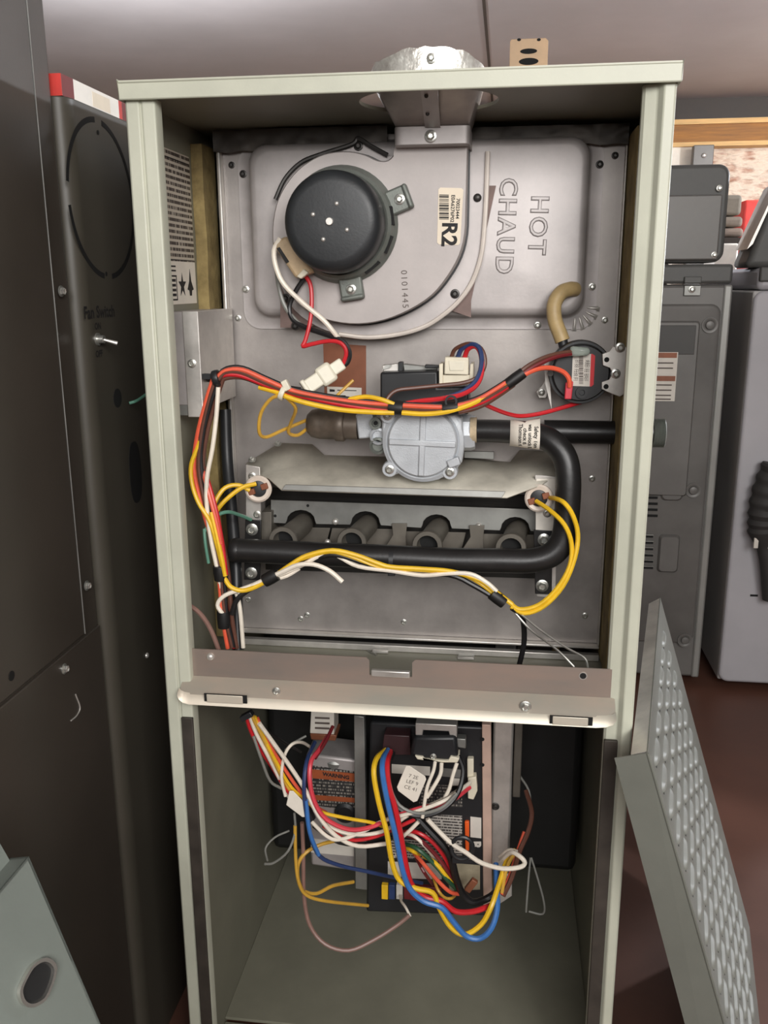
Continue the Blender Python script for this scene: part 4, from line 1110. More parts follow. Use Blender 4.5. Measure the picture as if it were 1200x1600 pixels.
MB().prism(pl([(731, 1216), (744, 1214), (746, 1236), (740, 1250), (731, 1248)], YT - .012), (0, .012, 0)).prism(pl([(730, 1186), (740, 1186), (740, 1216), (730, 1216)], YT - .008), (0, .008, 0)).build('edge_connector', IVORY, CB, .001)
# spade tabs bottom row
for k, (m_, x) in enumerate(((WIRE['yellow'], 596), (WIRE['navy'], 607), (LABELW, 619), (WIRE['maroon'], 631))):
    MB().prism(pl([(x, 1383), (x + 10, 1384), (x + 10, 1406), (x, 1405)], YT - .006), (0, .007, 0)).build('speed_tab', m_, CB, .0006)
MB().prism(pl([(640, 1384), (690, 1388), (690, 1409), (640, 1407)], YT - .005), (0, .006, 0)).build('speed_tab', WIRE['maroon'], CB, .0006)
MB().prism(pl([(600, 1148), (640, 1150), (642, 1180), (596, 1180)], YT - .020), (0, .02, 0)).build('maroon_connector', mat('maroon_plastic', (56, 34, 36), .45, 0, .1, 30), CB, .001, label='maroon connector block')
# transformer
TR = thing('transformer', U(683, 1160, Y=.14), 'black transformer with pale metal frame just under the shelf', 'transformer')
YTt = .130
MB().prism(pl([(647, 1151), (713, 1151), (716, 1187), (700, 1190), (655, 1186), (640, 1180)], YTt), (0, .030, 0)).build('winding', BLACK, TR, .004)
MB().prism(pl([(649, 1130), (714, 1133), (714, 1153), (703, 1152), (701, 1143), (661, 1141), (660, 1150), (649, 1149)], YTt + .004), (0, .020, 0)).build('frame', GALVB, TR, .001)
MB().prism(pl([(648, 1181), (661, 1183), (663, 1187), (700, 1189), (704, 1182), (718, 1185), (715, 1192), (690, 1192), (652, 1187)], YTt - .003), (0, .02, 0)).build('frame', IVORY, TR, .001)
dup(SCR, 'screw', TR, U(677, 1182, Y=YTt - .001), None, .9)
MB().prism(pl([(713, 1154), (728, 1155), (728, 1170), (715, 1168)], YTt + .01), (0, .012, 0)).build('terminal_block', GALVD, TR, .001)
# white tag on the board wires
tgw = MB().prism(pl([(634, 1197), (640, 1197), (664, 1213), (666, 1218), (652, 1252), (646, 1254), (622, 1236), (620, 1230)], .110), (0, .0012, 0)).build('paper_tag', PAPER, None, .0006)
tag(tgw, 'white folded paper tag with faint print in front of the control board', 'tag')
for k, (s, dy) in enumerate((('7 2E', 0), ('LEF 9', 9), ('CE 41', 18))):
    text(s, .0062, tgw, INKG, U(646 - k * 2, 1214 + dy, Y=.1098), (1, 0, -.25), (.25, 0, 1), 'lettering')
tg2 = MB().prism(pl([(452, 1236), (458, 1236), (475, 1254), (476, 1277), (472, 1277), (447, 1258)], .085), (0, .0012, 0)).build('paper_tag', PAPER, None, .0006)
tag(tg2, 'blank white paper tag on the wire bundle at the lower left', 'tag')

# ------------------------------------------------------------------ lower harness
LH = thing('lower_harness', U(440, 1200, Y=.09), 'bundle of red, white and yellow wires dropping under the shelf to the control board', 'wires')
D = .095
w_ = lambda c, pts, r=.0021: wire(LH, c, [(p[0], p[1], (p[2] if len(p) > 2 else D)) for p in pts], r)
w_('red', [(384, 1116, .06), (392, 1142, .07), (407, 1172, .08), (425, 1198), (440, 1222), (452, 1240)])
w_('white', [(389, 1116, .06), (400, 1145, .07), (418, 1180, .08), (436, 1215), (450, 1243), (462, 1262)])
w_('gold', [(394, 1118, .062), (410, 1150, .072), (428, 1187, .084), (447, 1225), (462, 1245), (473, 1250)], .0024)
w_('yellow', [(398, 1120, .064), (414, 1156, .074), (434, 1195, .086), (455, 1230), (480, 1252), (500, 1268), (540, 1278), (580, 1285), (600, 1292, .12)], .002)
w_('orange', [(402, 1122, .066), (420, 1160, .078), (444, 1200, .09), (468, 1235), (490, 1258, .11), (510, 1270, .12)], .002)
w_('white', [(405, 1130, .064), (428, 1162, .074), (455, 1200, .084), (478, 1236, .09), (498, 1275, .09), (525, 1306, .095), (560, 1322, .10), (606, 1318, .11)], .0024)
w_('white', [(487, 1284, .10), (510, 1306, .095), (530, 1312, .095), (565, 1300, .10), (600, 1282, .10), (650, 1268, .105), (700, 1248, .11), (735, 1222, .15)], .0022)
w_('white', [(505, 1285, .098), (535, 1300, .10), (570, 1304, .10), (605, 1296, .11), (640, 1272, .115), (690, 1250, .12), (732, 1226, .15)], .0022)
w_('white', [(446, 1244, .086), (440, 1215, .086), (444, 1182, .086), (456, 1163, .09), (472, 1160, .11), (486, 1168, .15)], .0018)
w_('pink', [(512, 1150, .15), (498, 1172, .12), (486, 1190, .10), (484, 1220, .09), (492, 1254, .088), (510, 1280, .088), (545, 1296, .09), (580, 1292, .095), (615, 1276, .105), (660, 1262, .11), (700, 1254, .12), (734, 1230, .15)], .0026)
w_('red', [(505, 1290, .10), (545, 1312, .105), (590, 1306, .11), (640, 1284, .115), (690, 1262, .12)], .0022)
w_('maroon', [(520, 1135, .15), (508, 1160, .13), (492, 1185, .11)], .0022)
w_('navy', [(492, 1160, .14), (479, 1190, .10), (475, 1230, .085), (478, 1268, .085), (486, 1310, .09), (500, 1338, .10), (530, 1352, .115), (575, 1362, .13), (620, 1372, .15), (660, 1380, .165)], .0023)
w_('blue', [(478, 1250, .084), (484, 1300, .086), (498, 1336, .095)], .0024)
w_('black', [(470, 1240, .10), (478, 1262, .10), (486, 1280, .10)], .006)
w_('black', [(490, 1290, .12), (530, 1316, .125), (580, 1318, .13), (620, 1306, .13), (660, 1290, .14)], .0026)
w_('black', [(408, 1134, .08), (440, 1158, .11), (470, 1175, .15)], .0016)
w_('grey', [(478, 1150, .15), (460, 1160, .14), (446, 1172, .12)], .0014)
w_('grey', [(396, 1150, .07), (408, 1185, .07), (422, 1220, .08), (440, 1232, .09)], .0016)
MB().obox(U(386, 1118, Y=.055), (1, 0, .6), (0, 1, 0), (-.6, 0, 1), .007, .004, .003).build('cable_tie', BLACK, LH, .0008)
# drooping wires at lower left
LW = thing('drooping_wires', U(500, 1400, Y=.12), 'yellow and brown low-voltage wires drooping above the cabinet floor', 'wires')
wire(LW, 'gold', [(522, 1314, .12), (500, 1320, .12), (478, 1332, .11), (466, 1350, .105), (466, 1375, .105), (475, 1392, .11), (495, 1396, .12), (520, 1384, .14), (552, 1378, .17)], .0022)
wire(LW, 'gold', [(461, 1290, .10), (462, 1340, .10), (466, 1375, .10), (478, 1398, .105), (510, 1408, .12), (575, 1415, .165)], .0020)
wire(LW, 'mauve', [(472, 1285, .11), (474, 1340, .11), (475, 1400, .11), (484, 1445, .105), (508, 1475, .10), (545, 1485, .10), (585, 1468, .11), (620, 1446, .12), (640, 1430, .125)], .0024)
wire(LW, 'white', [(641, 1432, .125), (634, 1418, .135), (627, 1408, .150), (626, 1400, .165)], .0016)
wire(LW, 'grey', [(414, 1350, .06), (428, 1348, .07), (450, 1330, .09), (461, 1300, .10), (460, 1270, .10)], .0014)
wire(LW, 'grey', [(418, 1345, .10), (415, 1325, .10), (430, 1308, .11), (452, 1298, .12)], .0012)
# motor cable: yellow, blue, red, black
MCb = thing('motor_cable', U(610, 1280, Y=.09), 'thick yellow, blue and red motor wires looping low in front of the control board', 'wires')
wire(MCb, 'yellow', [(602, 1172, .14), (588, 1186, .11), (584, 1210, .095), (592, 1255, .09), (604, 1300, .088), (612, 1345, .088), (624, 1375, .088), (650, 1388, .088), (676, 1395, .09), (686, 1418, .09), (704, 1448, .09), (726, 1460, .09), (752, 1444, .095), (768, 1415, .10), (780, 1380, .12), (792, 1345, .14), (806, 1328, .15)], .0030)
wire(MCb, 'blue', [(606, 1172, .14), (598, 1188, .11), (598, 1212, .095), (606, 1255, .09), (618, 1305, .086), (628, 1355, .085), (640, 1388, .084), (662, 1408, .084), (690, 1418, .085), (708, 1440, .086), (728, 1462, .087), (750, 1466, .088), (768, 1450, .09), (777, 1420, .10), (776, 1385, .12), (775, 1350, .15)], .0032)
wire(MCb, 'red', [(610, 1174, .14), (605, 1192, .11), (607, 1225, .098), (618, 1265, .092), (627, 1310, .09), (636, 1360, .088), (645, 1385, .09), (665, 1402, .092), (690, 1408, .092), (712, 1424, .094), (740, 1424, .10), (766, 1415, .11), (776, 1410, .12)], .0032)
wire(MCb, 'black', [(614, 1176, .14), (606, 1200, .12), (606, 1230, .115), (622, 1262, .11), (655, 1275, .108), (690, 1266, .11), (715, 1240, .12), (724, 1205, .13), (716, 1180, .135)], .0030)
wire(MCb, 'grey', [(607, 1226, .106), (624, 1258, .103), (655, 1271, .10), (690, 1262, .10), (714, 1240, .11)], .0018)  # thin grey strand stands for the light along the black loop
wire(MCb, 'black', [(640, 1262, .12), (662, 1288, .115), (690, 1318, .11), (704, 1340, .11), (712, 1370, .12), (722, 1395, .13), (740, 1410, .13), (765, 1402, .13), (778, 1390, .14)], .0044)
MB().tube([U(722 + 17 * math.cos(t * math.pi / 8), 1325 + 17 * math.sin(t * math.pi / 8), Y=.098) for t in range(17)], .0024, 8, 2).build('ring_tie', BLACK, MCb, label='black ring-shaped tie')
MB().prism(pl([(706, 1340), (740, 1342), (742, 1350), (706, 1350)], .100), (0, .006, 0)).build('tie_clip', BLACK, MCb, .001)
# white neutral leads
WL = thing('white_leads', U(700, 1260, Y=.12), 'white leads hanging from the transformer over the board labels', 'wires')
wire(WL, 'white', [(680, 1190, .125), (677, 1205, .118), (668, 1228, .112), (664, 1250, .108), (660, 1278, .104)], .0020)
wire(WL, 'white', [(690, 1192, .125), (688, 1210, .118), (676, 1232, .112), (667, 1246, .11)], .0022)
wire(WL, 'white', [(714, 1192, .13), (708, 1210, .125), (702, 1232, .12), (692, 1252, .118)], .0022)
wire(WL, 'white', [(668, 1280, .10), (685, 1298, .10), (706, 1318, .098), (728, 1332, .096), (752, 1348, .096), (785, 1357, .098), (812, 1355, .10), (820, 1348, .105), (812, 1338, .11), (798, 1332, .12), (782, 1345, .14)], .0026)
wire(WL, 'white', [(654, 1284, .108), (640, 1298, .106), (626, 1310, .11)], .0022)
# board jumper cable
BJ = thing('thermostat_wires', U(670, 1340, Y=.13), 'short green, orange, red and yellow wires arching across the board', 'wires')
for c, pts, r in (('red', [(628, 1300), (650, 1300), (676, 1316), (698, 1345), (712, 1382)], .0024), ('maroon', [(630, 1304), (655, 1312), (680, 1335), (700, 1362), (712, 1385)], .0024),
                  ('white', [(626, 1302), (646, 1306), (664, 1322), (682, 1345)], .0020), ('green', [(628, 1318), (652, 1326), (680, 1352), (700, 1376), (716, 1392)], .0026),
                  ('yellow', [(628, 1322), (645, 1330), (655, 1336)], .0022), ('yellow', [(662, 1338), (680, 1348), (698, 1370), (714, 1388)], .0024),
                  ('orange', [(646, 1332), (662, 1350), (684, 1376), (704, 1394), (722, 1397)], .0023), ('gold', [(676, 1368), (684, 1390), (694, 1402), (704, 1404), (710, 1400)], .0018),
                  ('maroon', [(650, 1340), (662, 1362), (676, 1382)], .0020)):
    wire(BJ, c, [(x, y, .118 + (.018 if i in (0, len(pts) - 1) else 0)) for i, (x, y) in enumerate(pts)], r)
MB().obox(U(736, 1383, Y=.14), (1, 0, 1.6), (0, 1, 0), (-1.6, 0, 1), .009, .003, .004).build('copper_terminal', COPPER, BJ, .001)
# right hand wires by the blower bracket
RW = thing('blower_leads', U(815, 1320, Y=.16), 'brown, orange and thin grey leads beside the blower bracket at right', 'wires')
wire(RW, 'brown', [(822, 1235, .19), (831, 1270, .17), (825, 1300, .16), (812, 1330, .15), (800, 1370, .13), (786, 1400, .12)], .0028)
wire(RW, 'orange', [(820, 1300, .165), (808, 1335, .15), (797, 1368, .135), (784, 1398, .12)], .0026)
wire(RW, 'gold', [(806, 1330, .14), (792, 1355, .13), (784, 1395, .12)], .0022)
wire(RW, 'white', [(780, 1340, .15), (795, 1328, .15), (808, 1330, .145)], .0018)
wire(RW, 'grey', [(812, 1212, .20), (826, 1235, .19), (830, 1265, .18)], .0014)
wire(RW, 'grey', [(829, 1340, .16), (826, 1370, .15), (823, 1410, .14), (822, 1425, .14)], .0012)
wire(RW, 'grey', [(830, 1340, .16), (840, 1372, .15), (850, 1410, .14), (848, 1428, .14), (826, 1424, .14)], .0012)

# ================================================================== LOUVRED DOOR leaning on the right side
DR = thing('louvred_door', (.50, .02, 0), 'grey louvred lower door leaning against the right side of the open furnace', 'door')
A0 = U(960, 1185, Y=-.055); B0 = U(1012, 1177, Y=-.062)
A1 = U(1070, 1600, Y=-.055); B1 = U(1132, 1600, Y=-.062)
hd = (B1 - B0).normalized()                      # down the door
hl = (A1 - A0).normalized()
topf = U(1032, 934, Y=.36)
wd = (topf - B0); WL_ = wd.length; wd.normalize()
nrm = hd.cross(wd).normalized()
if nrm.dot(CAM - B0) < 0: nrm = -nrm
tt = (-B0.z) / hd.z                             # length down to the floor
LEN = tt
TH = (A0 - B0)
inn_ = TH
# outer face sheet
MB().prism([B0, B0 + hd * LEN, B0 + hd * LEN + wd * WL_, B0 + wd * WL_], -nrm * .0012).build('face_sheet', DOORP, DR)
la = -A0.z / hl.z
MB().prism([B0, A0, A0 + hl * la, B0 + hd * LEN], wd * .0014).build('side_flange', DOORP, DR)
MB().prism([B0 + wd * .004, B0 + TH * .52 + wd * .004 + hd * .001, B0 + TH * .52 + wd * (WL_ - .01) + hd * .001, B0 + wd * WL_], hd * .0014).build('top_flange', GALVB, DR, label='bright bare metal top flange')
MB().tube([B0, B0 + hd * LEN], .0012, 8, 1).build('rolled_edge', DOORP, DR)
# louvres: staggered raised slots, long across the door
slot = MB()
sl, sw, shh = .048, .0027, .0032
rs = []
for t in (-1, -.86, -.5, 0, .5, .86, 1):
    hgt = shh * (1 - abs(t) ** 6) + .0001; ww = sw
    rs.append([Vector((t * sl / 2, -ww, -.0004)), Vector((t * sl / 2, -ww * .2, hgt * .8)), Vector((t * sl / 2, ww * .8, hgt)), Vector((t * sl / 2, ww, -.0004))])
slot.rings(rs)
so = slot.build('louvre', DOORL, None); sme = so.data; bpy.data.objects.remove(so)
opn = MB(); opn.prism([Vector((-sl * .47, sw * .8, 0)), Vector((sl * .47, sw * .8, 0)), Vector((sl * .44, sw * 2.0, 0)), Vector((-sl * .44, sw * 2.0, 0))], (0, 0, .0003))
oo = opn.build('louvre_opening', DARK, None); ome = oo.data; bpy.data.objects.remove(oo)
rotm = Matrix((wd, hd, nrm)).transposed()
if rotm.determinant() < 0: rotm = Matrix((-wd, hd, nrm)).transposed()
re_ = rotm.to_euler()
cnt = 0
rows_ = int((LEN - .05) / .0268)
for r in range(rows_):
    for c in range(8):
        u = .045 + c * .058
        if u > WL_ - .045: continue
        v = .022 + r * .0268
        o = dup(sme, 'louvre', DR, B0 + wd * u + hd * v + nrm * .0001, re_)
        dup(ome, 'louvre_opening', DR, B0 + wd * u + hd * v + nrm * .0001, re_)
        cnt += 1
# ================================================================== DOOR leaning bottom left
DL = thing('access_door', U(60, 1500, Y=-.33), 'grey-green access door leaning at the lower left corner with oval chrome-rimmed hole', 'door')
Yd = -.36
n3 = lambda x, y, d: U(x, y, Y=d)
c0 = n3(45, 1338, -.330); c1 = n3(0, 1391, -.352)
e1 = n3(157, 1600, -.345)
dr = (c1 - c0).normalized()
dd_ = (e1 - c0).normalized()
nn = dr.cross(dd_).normalized()
if nn.dot(CAM - c0) < 0: nn = -nn
lenD = -c0.z / dd_.z
MB().prism([c0, c0 + dr * .20, c0 + dr * .20 + dd_ * lenD, c0 + dd_ * lenD], -nn * .0015).build('face_sheet', DOORQ, DL)
MB().prism([c0, c0 + dr * .20, c0 + dr * .20 - nn * .022, c0 - nn * .022], dd_ * .0015).build('top_flange', DOORQ, DL)
MB().prism([c0, c0 + dd_ * lenD, c0 + dd_ * lenD - nn * .022, c0 - nn * .022], dr * .0015).build('side_flange', DOORQ, DL)
f0 = c0 - nn * .020
MB().prism([f0 + dr * .002, f0 + dr * .2, f0 + dr * .2 - dd_ * .018, f0 + dr * .004 - dd_ * .018], -nn * .0015).build('hook_flange', DOORQ, DL)
def on_door(px, py):
    v = RIGHT * (px - 600) + DOWN * (py - 800) + FWD * FPX
    t = (c0 - CAM).dot(nn) / v.dot(nn)
    return CAM + v * t
ring = [(62, 1497), (72, 1497), (80, 1503), (84, 1513), (79, 1535), (68, 1560), (56, 1570), (44, 1574), (34, 1571), (28, 1562), (26, 1548), (33, 1530), (46, 1508)]
rg = sm_closed([on_door(*q) for q in ring], 3)
MB().rings([[p + nn * .0002 for p in rg], [p + nn * .004 for p in rg], [p + nn * .004 + ((sum(rg, Vector()) / len(rg)) - p) * .16 for p in rg], [p + nn * .0008 + ((sum(rg, Vector()) / len(rg)) - p) * .24 for p in rg]], False, True).build('sight_rim', mat('chrome', (225, 222, 215), .12, .95, 0), DL, angle=50)
ig = [p + ((sum(rg, Vector()) / len(rg)) - p) * .2 + nn * .0012 for p in rg]
MB().prism(ig, nn * .0004).build('sight_hole', DARK, DL)

# ================================================================== BROWN NEIGHBOUR CABINET
BC = thing('brown_cabinet', (-.30, .2, 0), 'dark brown metal cabinet standing left of the furnace with toggle switch and knockouts', 'cabinet')
XB, XA = -.065, -.0765
HB_ = 1.037
yf = U(119, 560, X=XA).y
rb = XB - XA + .001
prf = [(-.52, .55), (-.52, yf)] + [(XB - rb + rb * math.sin(k * math.pi / 16), yf + rb * 1.3 - rb * 1.3 * math.cos(k * math.pi / 16)) for k in range(9)] + [(XB, .55)]
MB().rings([[Vector((x, y, z)) for x, y in prf] for z in (0, HB_)]).build('cabinet_body', BROWN2, BC, .0012)
MB().box(-.52, XA, -.34, yf - .0005, 0, 1.36).build('front_section', BROWN, BC, .005, segs=3)
# panel seams and trims on the front section
pA = U(43, 0, X=XA); pB = U(128, 998, X=XA); pC = U(0, 1095, X=XA)
ys = U(100, 660, X=XA).y
ys = (pA.y + pB.y) / 2
sd_ = .0008
MB().box(XA - .001, XA + .0026, -.34, pB.y + .002, (pB.z + pC.z) / 2 + .0015, 1.355).build('access_panel', BROWN, BC, .0012, label='removable glossy brown access panel')
MB().box(XA - .001, XA + .0026, -.34, yf - .0045, 0.02, (pB.z + pC.z) / 2 - .0015).build('access_panel', BROWN, BC, .0012, label='lower glossy brown panel')
for q in ((95, 455), (135, 915), (100, 1045)):
    dup(SCR, 'screw', BC, U(*q, X=XA + .0028), (0, 0, math.radians(90)), 1.25)
p = U(18, 1056, X=XA + .0028)
MB().lathe(p, (1, 0, 0), [(.0042, 0), (.0042, .0004)], 16).build('screw_hole', DARK, BC)
# knockout ring: four dark arc cuts
kc = U(155, 310, X=XB); kr = .0725
ky = (U(106, 310, X=XB).y + U(207, 310, X=XB).y) / 2; kz = (U(155, 190, X=XB).z + U(155, 432, X=XB).z) / 2
for a0, a1 in ((94, 172), (188, 262), (276, 442 - 360 + 0 + 0)):
    if a1 < a0: a1 += 360
    b = MB(); R1, R2 = [], []
    nseg = 24
    for i in range(nseg + 1):
        a_ = math.radians(a0 + (a1 - a0) * i / nseg)
        R1.append((ky + (kr + .0008) * math.cos(a_), kz + (kr + .0008) * math.sin(a_))); R2.append((ky + (kr - .0042) * math.cos(a_), kz + (kr - .0042) * math.sin(a_)))
    b.prism([Vector((XB + .0003, y, z)) for y, z in R1 + R2[::-1]], (-.0002, 0, 0)).build('knockout_cut', DARK, BC)
for q in ((153, 207), (166, 428)): MB().lathe(U(*q, X=XB + .0003), (1, 0, 0), [(.0022, 0), (.0022, .0003)], 10).build('knockout_dot', DARK, BC)
def oval(px, py, ry, rz, nm='round_hole', p=2.0):
    c = U(px, py, X=XB + .0004); n = 28; pts = []
    for i in range(n):
        a_ = 2 * math.pi * i / n; cc, ss = math.cos(a_), math.sin(a_)
        pts.append(Vector((c.x, c.y + ry * math.copysign(abs(cc) ** (2 / p), cc), c.z + rz * math.copysign(abs(ss) ** (2 / p), ss))))
    MB().prism(pts, (-.0003, 0, 0)).build(nm, DARK, BC)
oval(184, 622, .0095, .0095)
oval(212, 738, .0150, .0330, 'oblong_hole', 2.6)
text('Fan Switch', .0155, BC, INK, U(156, 488, X=XB + .0004), (0, 1, 0), (0, 0, 1), 'handwriting', off=.0004)
text('ON', .0085, BC, INK, U(153, 510, X=XB + .0004), (0, 1, 0), (0, 0, 1), 'handwriting', off=.0003)
text('OFF', .0085, BC, INK, U(155, 553, X=XB + .0004), (0, 1, 0), (0, 0, 1), 'handwriting', off=.0003)
tc_ = U(152, 530, X=XB)
ts = MB().lathe(tc_, (1, 0, 0), [(.0060, 0), (.0060, .0015), (.0040, .0015), (.0038, .007)], 14).build('toggle_switch', SCREW, BC)
MB().tube([tc_ + Vector((.005, 0, 0)), tc_ + Vector((.0180, .004, -.004))], .0017, 10, 1, rfun=lambda t: .0012 + .0008 * t).build('lever', GALVB, ts)
MB().tube([U(202, 630, X=XB + .004), U(214, 626, X=XB + .012), U(232, 614, X=XB + .035)], .0016, 8, 4).build('wire_end', WIRE['teal'], BC, label='pale green wire end')
MB().tube([Vector((XA + .0027, pB.y + .002, (pB.z + pC.z) / 2 + .002)), Vector((XA + .0027, pB.y + .002, 1.354))], .0006, 6, 1).build('worn_edge_highlight', GALVD, BC, label='worn panel edge with its highlight painted in')  # pale strip stands in for the highlight along the worn panel edge
sc_ = [U(118, 1085, X=XA + .003), U(125, 1105, X=XA + .003), U(120, 1118, X=XA + .003), U(111, 1126, X=XA + .003)]
MB().tube(sc_, .0007, 6, 4).build('scratch', GALVB, BC)
dup(DOMEL, 'rivet', BC, U(229, 1024, X=XB + .0003), (0, 0, math.radians(90)), .9)
# red and white carton on top
CT = thing('flat_carton', (-.2, .12, HB_), 'red and white flat carton lying on top of the brown cabinet', 'carton')
zc0, zc1 = HB_ + .0005, HB_ + .0185
ysn = [U(x, y, X=-.07).y for x, y in ((80, 130), (97, 140), (116, 148), (140, 160), (172, 172), (185, 172))]
ysn = [yf + .004, ysn[1] + .0, U(116, 150, X=-.07).y, U(186, 175, X=-.07).y, U(191, 176, X=-.07).y, .27]
for k, m_ in enumerate((REDB, REDD, WHITEC, REDB, REDD)):
    MB().box(-.36, -.070, ysn[k], ysn[k + 1], zc0, zc1).build('carton_band', m_, CT, label=('white printed band' if k == 2 else 'red band'))
MB().box(-.0702, -.0698, U(145, 160, X=-.07).y, U(172, 168, X=-.07).y, zc0 + .002, zc1 - .003).build('carton_print', LABELY, CT)

# ================================================================== WASHERS (right background)
W1 = thing('washing_machine', (.45, 1.45, 0), 'dark grey washing machine seen from its vented back, beside the furnace right edge', 'washer')
yW = 1.16
wx1 = U(1142, 470, Y=yW).x; wx0 = wx1 - .62
MB().box(wx0, wx1, yW, yW + .62, .02, .872).build('washer_body', WASHB, W1, .006)
MB().box(wx0, wx1 - .0, yW + .0, yW + .60, .874, .912).build('top_deck', WASHC, W1, .006)
cx1 = U(1142, 330, Y=yW).x
zz0 = .915; zz1 = U(1100, 256, Y=yW).z
MB().rings([rrect(wx0 + .02, cx1 - .005, zz0, zz1, .022, yW + .004), rrect(wx0 + .02, cx1 - .005, zz0, zz1, .022, yW + .10)]).build('console', WASHC, W1, .008, segs=3)
zl = U(1080, 302, Y=yW).z
MB().box(wx0 + .04, cx1 - .018, yW - .002, yW + .004, zz0 + .005, zl - .003).build('console_cover', WASHB, W1, .003)
for q in ((1124, 294), (1116, 398)): dup(SCR, 'screw', W1, U(*q, Y=yW - .002), None, 1.6)
# stamped raised rear panel
pz1 = U(1090, 475, Y=yW).z; px1 = U(1124, 520, Y=yW).x
def raised(x0, x1, z0, z1, r, h, nm, m=WASHB):
    return MB().rings([rrect(x0, x1, z0, z1, r, yW + .001), rrect(x0 + .002, x1 - .002, z0 + .002, z1 - .002, r, yW - h * .7), rrect(x0 + .005, x1 - .005, z0 + .005, z1 - .005, r, yW - h)], False, True).build(nm, m, W1, angle=40)
raised(wx0 + .03, px1, .10, pz1, .02, .008, 'rear_panel')
q0 = U(1094, 500, Y=yW); q1 = U(1075, 780, Y=yW)
raised(wx0 + .06, q0.x, U(1075, 775, Y=yW).z, q0.z, .006, .016, 'stamped_field')
q2 = U(1090, 553, Y=yW)
MB().box(wx0 + .065, q0.x - .010, yW - .0175, yW - .0155, q2.z, q0.z - .010).build('dark_insert', mat('insert_grey', (64, 63, 61), .5, 0, .1, 10), W1, .002, label='darker upper insert')
v0 = U(1030, 800, Y=yW)
for q in ((1109, 508), (1083, 766), (1070, 1000)):
    MB().lathe(U(*q, Y=yW - .008), ax, [(.016, 0), (.016, .003), (.012, .003), (.009, .001), (.008, .006), (.004, .007)], 20).build('panel_bolt', WASHB, W1)
# latch clip
MB().box(U(1068, 440, Y=yW).x, U(1095, 440, Y=yW).x, yW - .008, yW, U(1080, 443, Y=yW).z, U(1080, 432, Y=yW).z).build('lid_clip', WASHC, W1, .002)
MB().box(U(1068, 455, Y=yW).x, U(1094, 455, Y=yW).x, yW - .006, yW, U(1080, 462, Y=yW).z, U(1080, 446, Y=yW).z).build('clip_plate', GALVD, W1, .001)
dup(SCR, 'screw', W1, U(1081, 452, Y=yW - .006), None, 1.8)
# vents
for k in range(8):
    c = U(1020, 740 + k * 9.4, Y=yW - .009)
    MB().box(c.x - .02, c.x + .010, yW - .0098, yW - .0085, c.z - .0026, c.z + .0026).build('vent_slot', DARK, W1)
for k in range(6):
    c = U(1013, 838 + k * 9.8, Y=yW - .009)
    MB().box(c.x - .02, c.x + .010, yW - .0098, yW - .0085, c.z - .0026, c.z + .0026).build('vent_slot', DARK, W1)
    MB().box(c.x - .02, c.x + .010, yW - .013, yW - .0085, c.z + .0030, c.z + .0050).build('vent_lip', GALVD, W1)
q0 = U(1028, 832, Y=yW); q1 = U(1058, 893, Y=yW)
raised(q0.x, q1.x, q1.z, q0.z, .008, .018, 'stamped_pad')
raised(U(1033, 730, Y=yW).x, U(1066, 780, Y=yW).x, U(1050, 782, Y=yW).z, U(1050, 700, Y=yW).z, .010, .013, 'stamped_pad')
# label
l0 = U(1000, 550, Y=yW - .018); l1 = U(1054, 627, Y=yW - .018)
wlb = MB().box(l0.x, l1.x, yW - .0180, yW - .0170, l1.z, l0.z).build('warning_label', LABELW, W1, label='white warning label with red-brown bands')
for yy in (553, 589): MB().box(l0.x, l1.x - .002, yW - .0184, yW - .018, U(1030, yy + 5, Y=yW).z, U(1030, yy - 3, Y=yW).z).build('label_band', COPPER, wlb)
for yy in (566, 574, 600, 608, 616, 622): MB().box(l0.x, l1.x - .008, yW - .0184, yW - .018, U(1030, yy + 1, Y=yW).z, U(1030, yy - 1, Y=yW).z).build('print_line', INKG, wlb)
MB().box(wx1 - .016, wx1 + .001, yW - .004, yW + .02, .02, .872).build('corner_strip', mat('corner_grey', (150, 150, 146), .4, .4, .05, 10), W1, .004)

W2 = thing('washing_machine', (1.12, 1.45, 0), 'pale grey washing machine at the far right edge with dark side', 'washer')
y2 = 1.141
w20 = U(1123, 1060, Y=y2).x
def vx(py): return U(1123, py, Y=y2).x
MB().rings([rrect(w20, w20 + .66, .02, .86, .02, y2), rrect(w20, w20 + .66, .02, .86, .02, y2 + .012)]).build('rear_cover', WASHL, W2, .006, segs=3)
MB().box(w20, w20 + .66, y2 + .012, y2 + .60, .02, .86).build('washer_body', WASHD, W2, .004)
MB().box(w20 + .005, w20 + .655, y2 + .004, y2 + .58, .861, .905).build('top_deck', WASHL, W2, .01)
tp2 = U(1200, 268, Y=y2)
con = [Vector((w20 - .018, y2 + .02, .905)), Vector((w20 + .64, y2 + .02, .905)), Vector((w20 + .64, y2 + .02, 1.09)), Vector((w20 + .06, y2 + .02, 1.09)), Vector((w20 + .030, y2 + .02, 1.055))]
MB().prism(con, (0, .12, 0)).build('console', WASHC, W2, .012, segs=3)
MB().prism([Vector((w20 + .028, y2 + .018, 1.06)), Vector((w20 + .034, y2 + .018, 1.065)), Vector((w20 - .008, y2 + .018, .95)), Vector((w20 - .018, y2 + .018, .94))], (0, .10, 0)).build('console_trim', GALVB, W2)
MB().box(U(1188, 425, Y=y2).x, w20 + .2, y2 - .004, y2 + .01, U(1190, 440, Y=y2).z, U(1190, 417, Y=y2).z).build('hinge_cover', WASHC, W2, .003)
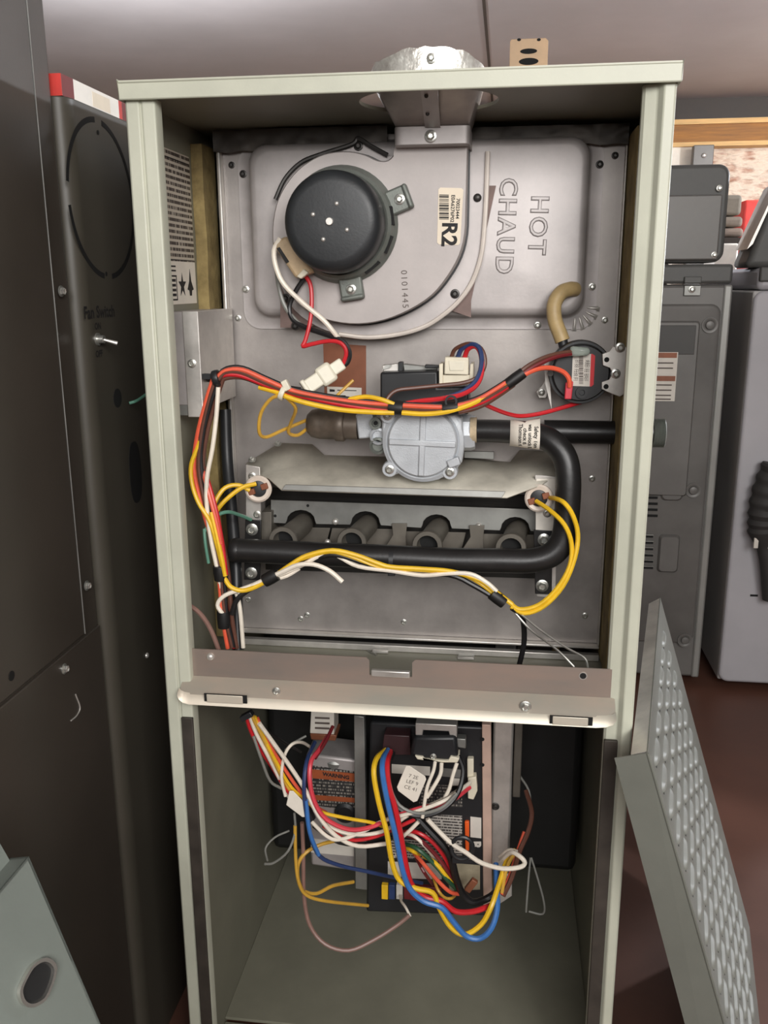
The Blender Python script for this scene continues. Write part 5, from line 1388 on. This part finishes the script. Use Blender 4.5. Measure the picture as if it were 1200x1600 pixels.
# drain boot
hp_ = [U(1216, 728, Y=y2 - .035), U(1200, 770, Y=y2 - .035), U(1194, 810, Y=y2 - .035), U(1195, 840, Y=y2 - .035), U(1202, 880, Y=y2 - .035), U(1206, 935, Y=y2 - .03)]
o = MB().tube(hp_, .02, 20, 10, rfun=lambda t: (.031 + .0022 * math.sin(t * 75) if t < .55 else .031 - .012 * min(1, (t - .55) / .12))).build('drain_hose', mat('hose_rubber', (50, 48, 47), .7, 0, .1, 20), W2, label='black ribbed drain hose')
for x in (1177, 1199): MB().box(U(x, 850, Y=y2 - .05).x, U(x + 7, 850, Y=y2 - .05).x, y2 - .055, y2 - .050, U(1185, 856, Y=y2 - .05).z, U(1185, 840, Y=y2 - .05).z).build('hose_clip', LABELW, W2, .001)
for q in ((1172, 930), (1200, 1020)): MB().box(U(q[0], q[1], Y=y2).x, U(q[0] + 12, q[1], Y=y2).x, y2 - .0015, y2 - .0005, U(q[0], q[1] + 1.5, Y=y2).z, U(q[0], q[1] - 1.5, Y=y2).z).build('rear_slot', DARK, W2)
# things seen in the gap between the washers
yG = 2.4
a = U(1141, 318, Y=yG); b_ = U(1163, 372, Y=yG)
cb = thing('cloth_stack', ((a.x + b_.x) / 2, yG, 0), 'stack of folded brown-grey cloth seen in the gap between washers', 'cloth')
zz = [372, 356, 338, 304]
for k in range(3):
    p0, p1 = U(1138, zz[k], Y=yG), U(1163 - k * 1, zz[k + 1], Y=yG)
    MB().box(p0.x - .06, p1.x, yG, yG + .25, p0.z + .003, p1.z).build('folded_cloth', mat('cloth_%d' % k, (140 - k * 4, 124, 112), .9, 0, .1, 20), cb, .012, segs=3)
ztb = U(1150, 372, Y=yG).z
MB().box(a.x - .25, a.x + .4, yG - .02, yG + .4, ztb - .02, ztb + .001).build('shelf_board', BEAM, cb)
MB().box(a.x - .22, a.x - .18, yG, yG + .3, 0, ztb - .02).box(a.x + .33, a.x + .37, yG, yG + .3, 0, ztb - .02).build('shelf_frame', BEAM, cb)
p0, p1 = U(1130, 410, Y=2.2), U(1155, 380, Y=2.2)
o = MB().box(p0.x - .03, p1.x, 2.2, 2.34, 0, p1.z).build('white_carton', WHITEC, None, .006)
tag(o, 'white carton low in the gap between the two washers', 'carton')
p0, p1 = U(1161, 345, Y=3.2), U(1180, 312, Y=3.2)
o = MB().box(p0.x, p1.x + .1, 3.2, 3.4, 0, p1.z).build('red_drum', REDB, None, .01)
tag(o, 'red box standing behind the folded cloth near the rough wall', 'box')

# tan slotted post behind the furnace
SP = thing('slotted_post', (.345, .76, 0), 'tan slotted steel post rising behind the furnace top', 'post')
pa, pb = U(796, 100, Y=.75), U(857, 59, Y=.75)
px0, px1_, pzt = pa.x, pb.x, pb.z
MB().prism([Vector((px0, .75, 0)), Vector((px1_, .75, 0)), Vector((px1_, .75, pzt - .004)), Vector((px1_ - .004, .75, pzt)), Vector((px0 + .002, .75, pzt)), Vector((px0, .75, pzt - .003))], (0, .003, 0)).build('post_face', TANP, SP, .0006)
MB().box(px1_ - .003, px1_, .753, .80, 0, pzt - .004).build('post_web', TANP, SP)
for (x, y, rx, rz) in ((826, 80, .0130, .0038), (826, 96, .0150, .0050), (811, 62, .003, .002), (842, 62, .003, .002)):
    c = U(x, y, Y=.7497)
    pts = [Vector((c.x + rx * math.cos(2 * math.pi * k / 20), .7497, c.z + rz * math.sin(2 * math.pi * k / 20))) for k in range(20)]
    MB().prism(pts, (0, -.0002, 0)).build('post_slot', DARK, SP)
